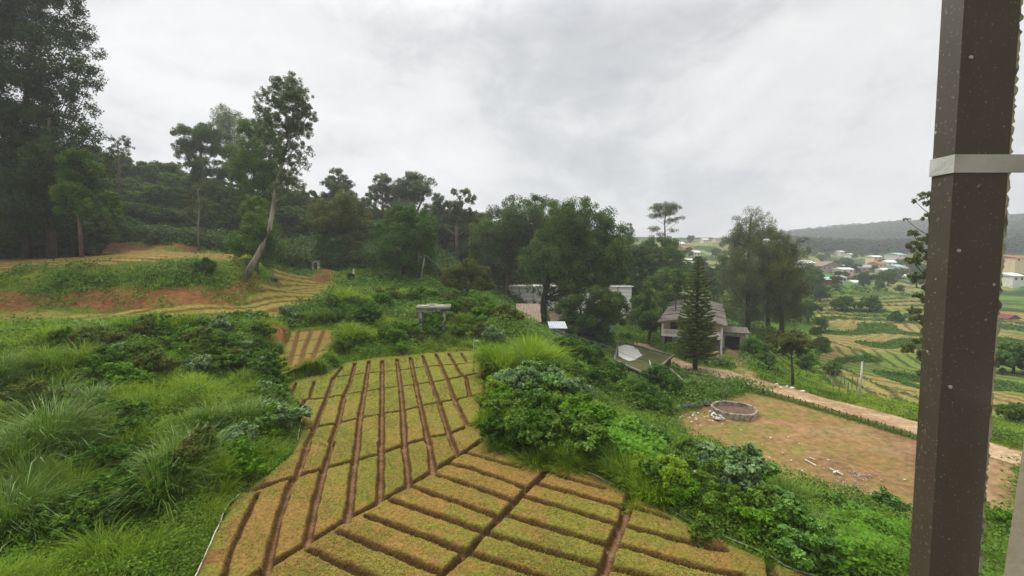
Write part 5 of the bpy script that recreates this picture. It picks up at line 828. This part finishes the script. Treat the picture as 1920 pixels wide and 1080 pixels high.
# wooden stakes on the valley edge
first = None; sk = [(1548,700),(1556,702),(1565,704),(1576,706),(1584,709),(1590,724),(1597,712),(1606,716),(1573,724),(1562,716)]
for i, (px, py) in enumerate(sk):
    g0 = G(px, py+14)
    if first is None: mb = MB(); mb.tube([(0, 0, -.3), (.02, 0, 1.5)], .06, 6); first = mb.build('garden_stake', m_rust); o = first
    else: o = first.copy(); COL.objects.link(o)
    o.location = [float(v) for v in g0]; o.rotation_euler = (rg.uniform(-.1, .1), rg.uniform(-.1, .1), i); tag(o, 'brown stake in the garden rows left of the white pole', 'stake', 'stakes in the valley garden')
# far fence/concrete pieces
p = G(592, 505); t = empty('pump_house', (p[0], p[1], p[2]), 'tiny white hut with a flat roof on the far terraces', 'hut'); bxs('wall', m_white, t, (-.7, 0, -.3, .7, 1.2, 1.5)); bxs('roof', m_concl, t, (-1, -.3, 1.5, 1, 1.5, 1.66)); bxs('door', m_dark, t, (-.3, -.02, -.2, .3, -.003, 1.2))
p = G(565, 482); t = empty('flat_roofed_shelter', p, 'long low shelter with a pale flat roof edge on the far terraces', 'shelter'); bxs('roof', m_concl, t, (-4.5, 0, 1.5, 4, 3, 1.75)); bxs('wall', m_brown, t, (-4.3, .3, -.5, 3.8, 2.8, 1.49))
p = G(658, 525); t = empty('water_drum', p, 'dark drum with a white cap on the bank below the olive tree', 'drum'); mb = MB(); mb.tube([(0, 0, 0), (0, 0, 1.1)], .55, 14); mb.build('body', m_dark, t); mb = MB(); mb.tube([(.45, 0, 1.0), (.5, 0, 1.9)], [.2, .12], 8); mb.build('cap', m_white, t)
# town and far buildings
RC = dict(red=mat('far_red_roof', (.34, .10, .06), (.26, .08, .05)), grey=mat('far_grey_roof', (.20, .20, .20), (.28, .27, .26)), tin=mat('far_pale_roof', (.62, .62, .60), (.5, .5, .48)), brown=mat('far_brown_roof', (.17, .11, .085), (.22, .15, .11)), green=mat('far_green_roof', (.22, .36, .30), (.28, .42, .36)), maroon=mat('maroon_roof', (.16, .035, .04), (.12, .03, .03)))
WC = dict(w=m_white, c=m_cream, b=m_red, s=m_concl)
for i, (px, py, Y, wpx, hpx, dpt, rc, wc_, ang, lb) in enumerate([
 (1560,507,265,48,15,14,'brown','s',.25,'large gabled warehouse with mauve-brown roof below the wooded hill'),(1512,500,270,38,12,12,'tin','w',.1,'pale long shed left of the mauve warehouse'),(1590,509,255,22,7,8,'tin','w',0,'small pale shed before the long dark-roofed building'),(1620,507,275,58,10,14,'grey','s',0,'long low dark-roofed building in the middle of the town'),
 (1558,529,200,36,9,9,'green','b',.2,'brick house with a pale green roof on the green ridge'),(1612,534,210,16,8,6,'tin','w',0,'small white hut at the ridge right of the brick house'),(1582,524,215,14,7,6,'grey','w',0,'tiny grey-roofed house beside the brick house'),
 (1655,500,290,18,9,8,'red','c',.2,'cream house with red roof, leftmost of the right town cluster'),(1672,497,300,14,9,8,'tin','w',-.2,'white house behind the cream red-roofed one'),(1688,505,280,16,9,8,'green','w',.1,'pale turquoise house in the right town cluster'),(1664,511,265,12,8,7,'tin','w',0,'white block house low in the right town cluster'),
 (1690,519,245,26,5,6,'tin','s',0,'long bright tin roof in the valley near the young tree'),(1712,521,240,12,4,5,'tin','s',0,'short bright tin roof beside the long one'),(1645,485,330,16,6,8,'tin','c',0,'pale roofed house at the foot of the wooded hill'),(1690,482,340,20,8,10,'green','w',.3,'pale green roofed house up the slope near the young tree'),(1705,507,270,14,7,7,'grey','w',0,'grey-roofed house close to the young tree'),
 (1578,474,420,8,4,8,'tin','w',0,'tiny white house under the middle of the hill'),(1598,479,400,8,4,8,'tin','w',0,'tiny pale house under the hill, right of the other tiny one'),
 (1290,470,330,20,9,9,'red','c',.3,'orange-roofed house on the skyline right of the lone gum'),(1277,462,345,10,9,7,'tin','w',0,'narrow white house left of the orange-roofed one on the skyline'),(1306,477,300,12,7,7,'tin','w',0,'small white house just under the orange-roofed one'),(1293,490,250,22,5,8,'tin','s',.1,'bright flat tin roof below the skyline houses'),(1293,498,235,24,8,7,'grey','w',0,'grey house right under the bright tin roof'),
 (1322,452,430,10,5,8,'tin','w',0,'far white house on the green hilltop, left one'),(1345,450,440,10,4,8,'brown','c',0,'far brown-roofed house on the green hilltop'),(1440,458,430,14,10,9,'tin','w',0,'pale house glimpsed through the casuarina crown'),(1462,470,380,16,7,9,'tin','w',.2,'pale house seen behind the second casuarina'),
 (1915,488,230,28,9,12,'red','c',.1,'cream house with orange roof in the gap right of the window post'),(1912,524,180,22,12,9,'tin','w',0,'white house in the gap right of the window post'),(1908,605,120,26,14,7,'maroon','w',.1,'white-gabled house with maroon roof right of the window post'),(1915,624,112,26,8,5,'grey','s',0,'grey low wall building below the maroon-roofed house')]):
    x = (px-960)/F*Y; z = P(px, py, Y)[2]; gz = h1(x, Y); k = Y/F; wd = wpx*k; hh = hpx*k; base = min(gz, z)-1.0; t = empty('town_house', (x, Y, base), lb, 'house', rz=ang); e = z-base; wl_ = e+hh*.55; rise = hh*.45
    bxs('wall', WC[wc_], t, (-wd/2, 0, 0, wd/2, dpt, wl_)); mb = MB(); o_ = .4
    v = [(-wd/2-o_, -o_, wl_), (wd/2+o_, -o_, wl_), (wd/2+o_, dpt+o_, wl_), (-wd/2-o_, dpt+o_, wl_)]
    if rc == 'maroon' or i == 0: v += [(0, -o_, wl_+rise*1.2), (0, dpt+o_, wl_+rise*1.2)]; fs = [(3, 2, 1, 0), (0, 1, 4), (2, 3, 5), (1, 2, 5, 4), (3, 0, 4, 5)]
    else: v += [(-wd/2-o_, dpt/2, wl_+rise), (wd/2+o_, dpt/2, wl_+rise)]; fs = [(3, 2, 1, 0), (0, 1, 5, 4), (2, 3, 4, 5), (1, 2, 5), (3, 0, 4)]
    mb.add(v, fs); mb.build('roof', RC[rc], t)
    nw = max(2, int(wd/3.2)); 
    for j in range(nw): xx = -wd/2+wd*(j+.5)/nw; bxs('window', m_dark, t, (xx-.4, -.04, wl_-1.6, xx+.4, -.003, wl_-.6))
# trees between the far houses
tg = 'small trees among the distant town houses'
rg = np.random.default_rng(77)
for i in range(110):
    Y = float(rg.uniform(175, 480)); px = float(rg.choice([rg.uniform(1505, 1750), rg.uniform(1180, 1480), rg.uniform(1860, 1930)], p=[.6, .3, .1])); x = (px-960)/F*Y; gz = h1(x, Y); tp = CZ+(475-(475))*0; hh = rg.uniform(3.5, 8)
    topy = 540-F*math.tan(math.atan((gz+hh-CZ)/Y)+PIT); plant((B1, B2, B3)[i % 3], px, topy, Y, 'small dark tree among the distant town houses and fields', tg, wid=1.25)
# window post, strap, reveal
m_post, _t, _N, _L, _b = newmat('brown_painted_steel'); _tc = _N('ShaderNodeTexCoord'); _b.inputs['Roughness'].default_value = .4; _b.inputs['Specular IOR Level'].default_value = .8
_n = _N('ShaderNodeTexNoise'); _n.inputs['Scale'].default_value = 230; _n.inputs['Detail'].default_value = 2; _L(_tc.outputs['Object'], _n.inputs[0]); _r = _N('ShaderNodeValToRGB'); _r.color_ramp.elements[0].position = .63; _r.color_ramp.elements[0].color = (0, 0, 0, 1); _r.color_ramp.elements[1].position = .72; _r.color_ramp.elements[1].color = (1, 1, 1, 1); _L(_n.outputs[0], _r.inputs[0])
_v = _N('ShaderNodeTexVoronoi'); _v.inputs['Scale'].default_value = 42; _L(_tc.outputs['Object'], _v.inputs[0]); _r2 = _N('ShaderNodeValToRGB'); _r2.color_ramp.elements[0].position = .07; _r2.color_ramp.elements[0].color = (1, 1, 1, 1); _r2.color_ramp.elements[1].position = .11; _r2.color_ramp.elements[1].color = (0, 0, 0, 1); _L(_v.outputs['Distance'], _r2.inputs[0])
_n3 = _N('ShaderNodeTexNoise'); _n3.inputs['Scale'].default_value = 14; _n3.inputs['Detail'].default_value = 8; _L(_tc.outputs['Object'], _n3.inputs[0]); _r3 = _N('ShaderNodeValToRGB'); _r3.color_ramp.elements[0].color = (.050, .037, .030, 1); _r3.color_ramp.elements[1].color = (.092, .07, .058, 1); _L(_n3.outputs[0], _r3.inputs[0])
_m1 = _N('ShaderNodeMix'); _m1.data_type = 'RGBA'; _L(_r.outputs[0], _m1.inputs[0]); _L(_r3.outputs[0], _m1.inputs[6]); _m1.inputs[7].default_value = (.22, .20, .17, 1)
_mu = _N('ShaderNodeMath'); _mu.operation = 'MULTIPLY'; _L(_r2.outputs[0], _mu.inputs[0]); _n4 = _N('ShaderNodeTexNoise'); _n4.inputs['Scale'].default_value = 30; _L(_tc.outputs['Object'], _n4.inputs[0]); _r4 = _N('ShaderNodeValToRGB'); _r4.color_ramp.elements[0].position = .5; _r4.color_ramp.elements[1].position = .56; _L(_n4.outputs[0], _r4.inputs[0]); _L(_r4.outputs[0], _mu.inputs[1])
_m2 = _N('ShaderNodeMix'); _m2.data_type = 'RGBA'; _L(_mu.outputs[0], _m2.inputs[0]); _L(_m1.outputs[2], _m2.inputs[6]); _m2.inputs[7].default_value = (.5, .48, .42, 1); _L(_m2.outputs[2], _b.inputs['Base Color'])
_bp = _N('ShaderNodeBump'); _bp.inputs['Strength'].default_value = .25; _bp.inputs['Distance'].default_value = .001; _L(_n3.outputs[0], _bp.inputs['Height']); _L(_bp.outputs[0], _b.inputs['Normal'])
m_flake = mat('chipped_cream_edge', (.50, .47, .34), (.16, .15, .09), scale=40, lo=.5, hi=.6, bump=.3); m_strap = mat('dull_silver_tape', (.62, .62, .60), (.48, .48, .46), scale=18, rough=.4, spec=.6, bump=.15); m_plaster = mat('cream_plaster_reveal', (.80, .73, .62), (.72, .65, .54), scale=60, bump=.15)
D = .60; pA, pB = P(1808, 0, D), P(1742, 1080, D); qA, qB = P(1914, 0, D), P(1834, 1080, D)     # front face edges
wp = empty('window_post', (pB[0], D, pB[2]-.15), 'dark brown speckled steel window post crossing the right side of the view', 'post')
def lean(a, b, z): t = (z-b[2])/(a[2]-b[2]); return a[0]*t+b[0]*(1-t)
base = np.array([pB[0], D, pB[2]-.15]); z0, z1 = base[2]-.1, pA[2]+.25
def slab(name, m, e0, e1, y0, y1, zz0, zz1, dx0=0., dx1=0., n=1, rough=0, seed=0):
    rg = np.random.default_rng(seed); mb = MB(); R_ = [zz0+(zz1-zz0)*i/n for i in range(n+1)]; vs = []
    for z in R_:
        x0 = lean(*e0, z)+dx0; x1 = lean(*e1, z)+dx1+(rg.uniform(-rough, rough) if rough else 0); vs += [(x0-base[0], y0-D, z-base[2]), (x1-base[0], y0-D, z-base[2]), (x1-base[0], y1-D, z-base[2]), (x0-base[0], y1-D, z-base[2])]
    fs = [(3, 2, 1, 0), tuple(4*n+i for i in range(4))]+[(4*k+i, 4*k+(i+1) % 4, 4*k+4+(i+1) % 4, 4*k+4+i) for k in range(n) for i in range(4)]; mb.add(vs, fs); return mb.build(name, m, wp)
slab('steel_body', m_post, (pA, pB), (qA, qB), D, D+.031, z0, z1)
slab('chipped_edge', m_flake, (qA, qB), (qA, qB), D+.001, D+.03, z0, z1, dx0=.0002, dx1=.0042, n=330, rough=.0028, seed=3)
zt = P(1808, 290, D)[2]; zb = P(1808, 324, D)[2]
sl_ = slab('metal_strap', m_strap, (pA, pB), (qA, qB), D-.0022, D-.0004, zb, zt, dx0=-.002, dx1=.03)
slab('metal_strap', m_strap, (pA, pB), (pA, pB), D-.0004, D+.033, zb, zt, dx0=-.002, dx1=-.0004)
for zpx in (108, 470, 725): c_ = P(1822, zpx, D); x = lean(pA, pB, c_[2])+.012; mb = MB(); mb.tube([(x-base[0], -.002, c_[2]-base[2]), (x-base[0], .001, c_[2]-base[2])], .0022, 10); mb.build('rivet', m_strap, wp)
# plaster reveal
rA, rB = P(1922, 810, .55), P(1880, 1090, .55); rv = empty('window_reveal', (rB[0], .55, rB[2]-.1), 'sliver of cream plaster window reveal in the lower right corner', 'wall'); b_ = np.array([rB[0], .55, rB[2]-.1]); d = rA-rB; lo_, hi_ = rB-d*.5, rA+d*.06; mb = MB()
vs = [(p[0]-b_[0]+ox, oy, p[2]-b_[2]) for p in (lo_, hi_) for ox, oy in ((0, 0), (.5, 0), (.5, .02), (0.03, .02))]; mb.add(vs, [(3, 2, 1, 0), (4, 5, 6, 7), (0, 1, 5, 4), (1, 2, 6, 5), (2, 3, 7, 6), (3, 0, 4, 7)]); mb.build('plaster', m_plaster, rv)
# unseen wall of the building the view is taken from, added to shade the post
m_unseen_facade = mat('unseen_facade_render', (.34, .32, .28), (.26, .24, .21), scale=2); bd = empty('unseen_building', (0, -1.6, 0), 'rendered facade of the unseen building behind the viewpoint, added to shade the window post', 'building'); bxs('wall', m_unseen_facade, bd, (-9, -.3, -.5, 9, 0, 13.5)); bxs('unseen_eave', m_concl, bd, (-9, -.3, 13.51, 9, .5, 13.7))
# haze: one closed box of thin air
mb = MB(); mb.box(-1350, -1350, float(Z.min())-1, 1350, 1350, float(Z.max())+14); hz_ = mb.build('haze', None); hm, t_, N_, L_, b_2 = newmat('thin_mist'); t_.nodes.remove(b_2); pv = N_('ShaderNodeVolumePrincipled'); pv.inputs['Color'].default_value = (.93, .95, .98, 1); pv.inputs['Density'].default_value = .0005; pv.inputs['Anisotropy'].default_value = .2; L_(pv.outputs[0], t_.nodes['Material Output'].inputs['Volume']); hz_.data.materials.append(hm); tag(hz_, kind='stuff')
# ---------------------------------------------------------------- grass and undergrowth (uncountable)
def scatter(n, r0, r1, rg, a0=-52, a1=52):
    r = np.exp(rg.uniform(math.log(r0), math.log(r1), n)); a = np.radians(rg.uniform(a0, a1, n)); return r*np.sin(a), r*np.cos(a), r
rg = np.random.default_rng(99)
SHED_KEEP = []
def openmask(x, y):
    m = (sdf(FIELD, x, y) < .10+1.1*(fbm(x*1.1, y*1.1, 90, 3)-.5)) & (sdf(SMALL, x, y) < -.05) & (sdf(UPPER, x, y) < 0) & (sdf(TERR, x, y) < 1) & (sdf(LOW, x, y) < -.1) & (roaddist(x, y) > 2.35+1.0*(fbm(x, y, 89, 2)-.5))
    m &= (sdf(YARD, x, y) < .4) & (segd(LANE, x, y) > 1.0)
    for pl in (BANK1, BANK2, BANKS, BANK3): m &= (sdf(pl, x, y) < -.2) | (rg.random(x.shape) < .22)
    return m
x, y, r = scatter(42000, 7, 100, rg); k = openmask(x, y); x, y, r = x[k], y[k], r[k]
nb = 13; n = len(x); hc = np.where(x < 2, .30+1.9*fbm(x/2.4, y/2.4, 91, 3)**2.2, .38+.5*fbm(x/2, y/2, 92, 3)); hc *= np.clip(.55+.45*(30/np.maximum(r, 30)), .5, 1); hc *= sm(-.0, 1.4, -sdf(FIELD, x, y))*.75+.25
hc *= np.where(y < 66, .12+.88*sm(.3, 3.5, -sdf(UPPER, x, y)), 1); yd = sdf(YARD, x, y); hc *= .35+.65*sm(0, 4, -yd)*sm(1.5, 5, roaddist(x, y)); tr_ = (.10+.12*rg.random(n))*np.clip(r/16, 1, 4.5)
vc = np.clip((fbm(x/6, y/6, 93, 3)-.5)*2.4+.45+rg.uniform(-.15, .15, n)+.25*((y > 38) & (x > -25) & (x < 8)), 0, 1)
X2 = np.repeat(x, nb); Y2 = np.repeat(y, nb); R2 = np.repeat(r, nb); a = rg.uniform(0, 2*pi, n*nb); q = np.sqrt(rg.random(n*nb)); X2 = X2+np.cos(a)*q*np.repeat(tr_, nb); Y2 = Y2+np.sin(a)*q*np.repeat(tr_, nb)
Z2_ = H(X2, Y2)-.03; hg = np.repeat(hc, nb)*rg.uniform(.6, 1.2, n*nb); V = blades(np.stack([X2, Y2, Z2_], 1), hg, np.maximum(.006, R2*.00055)*rg.uniform(.7, 1.3, n*nb), rg, rg.uniform(.3, 1.0, n*nb), a+rg.normal(0, .5, n*nb), curl=1.3)
tag(bladeobj('grass', V, np.clip(np.repeat(vc, nb)*.65+rg.uniform(0, .4, n*nb), 0, 1), LM['grassy']), kind='stuff')
# leafy weeds
def weeds(name, cnt, r0, r1, a0, a1, cond, lm, leaf, hm, per=16, seed=0):
    rg = np.random.default_rng(seed); x, y, r = scatter(cnt, r0, r1, rg, a0, a1); k = openmask(x, y) & cond(x, y); x, y, r = x[k], y[k], r[k]; n = len(x)
    X2 = np.repeat(x, per); Y2 = np.repeat(y, per); R2 = np.repeat(r, per); m = n*per; sp = .16*np.clip(R2/16, 1, 4); X2 = X2+rg.normal(0, 1, m)*sp; Y2 = Y2+rg.normal(0, 1, m)*sp; kk = sdf(FIELD, X2, Y2) < .15; X2, Y2, R2 = X2[kk], Y2[kk], R2[kk]; m = len(X2)
    hh = hm*(.4+fbm(X2/1.6, Y2/1.6, seed, 3)*1.1)*(.3+.7*sm(0, 1.2, -sdf(FIELD, X2, Y2))); zz_ = H(X2, Y2)+hh*rg.random(m)**.6; C = np.stack([X2, Y2, zz_], 1); nrm = unit(rg.normal(size=(m, 3))*.55+[0, -.2, 1.]); sz = leaf*np.maximum(1, R2/18)*rg.uniform(.6, 1.4, m)
    v = np.clip(rg.uniform(0, .6, m)+.4*vn(X2/2.3, Y2/2.3, seed+4), 0, 1); o = leafobj(name, leafquads(C, nrm, sz, rg, .6), v, LM[lm]); tag(o, kind='stuff')
weeds('weeds', 15000, 7.5, 75, -50, -8, lambda x, y: fbm(x/2.6, y/2.6, 95, 3) > .47, 'mid', .085, .8, seed=11)
weeds('weeds', 10000, 8, 60, -50, -12, lambda x, y: fbm(x/2.1, y/2.1, 96, 3) > .56, 'bright', .075, .65, seed=12)
weeds('undergrowth', 13000, 9, 60, -3, 52, lambda x, y: (y < 60) & (sdf(YARD, x, y) < -.2), 'mid', .09, 1.1, seed=13)
weeds('undergrowth', 7000, 45, 140, -52, 30, lambda x, y: (fbm(x/5, y/5, 97, 3) > .5) & (y > 45) & ~((x > -.1*y) & (x < .3*y) & (y > 62) & (y < 101)) & ~((sdf(UPPER, x, y) > -3)), 'deep', .10, 1.0, seed=14)
weeds('forest_floor_plants', 16000, 78, 150, -52, 6, lambda x, y: (y > 84) & ((x < -.12*y) | (y > 104)), 'dark', .09, 3.2, seed=15, per=18)
weeds('valley_plants', 9000, 70, 240, -4, 52, lambda x, y: ((sdf(TERR, x, y) < 0) & (fbm(x/7, y/7, 98, 3) > .5)) & (y > 62), 'mid', .09, 1.3, seed=16)
# terrace banks in the valley
rgb = np.random.default_rng(5); x, y, r = scatter(60000, 55, 175, rgb, 22, 52); z, fm, bk, wt = H(x, y, True); k = bk > 0; x, y, z, r = x[k], y[k], z[k], r[k]; m = len(x)
C = np.stack([x, y, z+rgb.random(m)*.35], 1); tag(leafobj('bank_grass', leafquads(C, unit(rgb.normal(size=(m, 3))*.5+[0, -.3, 1]), r*.0042*rgb.uniform(.6, 1.3, m), rgb, .5), rgb.random(m), LM['deep']), kind='stuff')
# seedlings on the beds
rgs = np.random.default_rng(6); x, y, r = scatter(260000, 10.5, 46, rgs, -34, 42); k = (sdf(FIELD, x, y) > .05); x, y, r = x[k], y[k], r[k]; dd = furrow(x, y); k = (dd > .07) & (rgs.random(len(x)) < .25+1.1*sm(.4, .62, fbm(x*.6, y*.6, 70, 4))); x, y, r = x[k], y[k], r[k]; m = len(x)
C = np.stack([x, y, fieldh(x, y)+.02+.03*rgs.random(m)], 1); sz = np.maximum(.045, r*.0026)*rgs.uniform(.5, 1.4, m)
LM['seed'] = leafmat('seedling_leaves', (.10, .13, .02), (.26, .29, .05), tr=.2); v = np.clip(rgs.uniform(0, .7, m)+.5*sm(.5, .7, fbm(x*.4, y*.4, 73, 3)), 0, 1)
tag(leafobj('seedlings', leafquads(C, unit(rgs.normal(size=(m, 3))*.45+[0, 0, 1]), sz, rgs, .6), v, LM['seed']), kind='stuff')
LM['hillwood'] = leafmat('hill_wood_foliage', (.012, .03, .012), (.04, .075, .028))
# wooded hill far away
rgh = np.random.default_rng(8); n = 150000; r = rgh.uniform(520, 1150, n); a = np.radians(rgh.uniform(26, 52, n)); x = r*np.sin(a); y = r*np.cos(a); z0 = H0(x, y); cellx = np.floor(x/9); celly = np.floor(y/9); hh = 5+9*TAB[cellx.astype(int) & 255, celly.astype(int) & 255]
dx = (x/9-cellx-.5)*2; dy = (y/9-celly-.5)*2; hh = hh*.7; z = z0+hh*np.sqrt(np.clip(1.25-dx*dx-dy*dy, .0, 1))*(.85+.15*rgh.random(n)); k = (z0 > 8) & ((dx*dx+dy*dy) < 1.1); C = np.stack([x, y, z], 1)[k]; m = len(C)
tag(leafobj('woodland', leafquads(C, unit(rgh.normal(size=(m, 3))*.5+[0, -.3, 1]), rgh.uniform(1.8, 3.6, m), rgh, .8), np.clip(TAB[cellx.astype(int) & 255, celly.astype(int) & 127][k]*.5+rgh.uniform(0, .3, m), 0, 1), LM['hillwood']), kind='stuff')
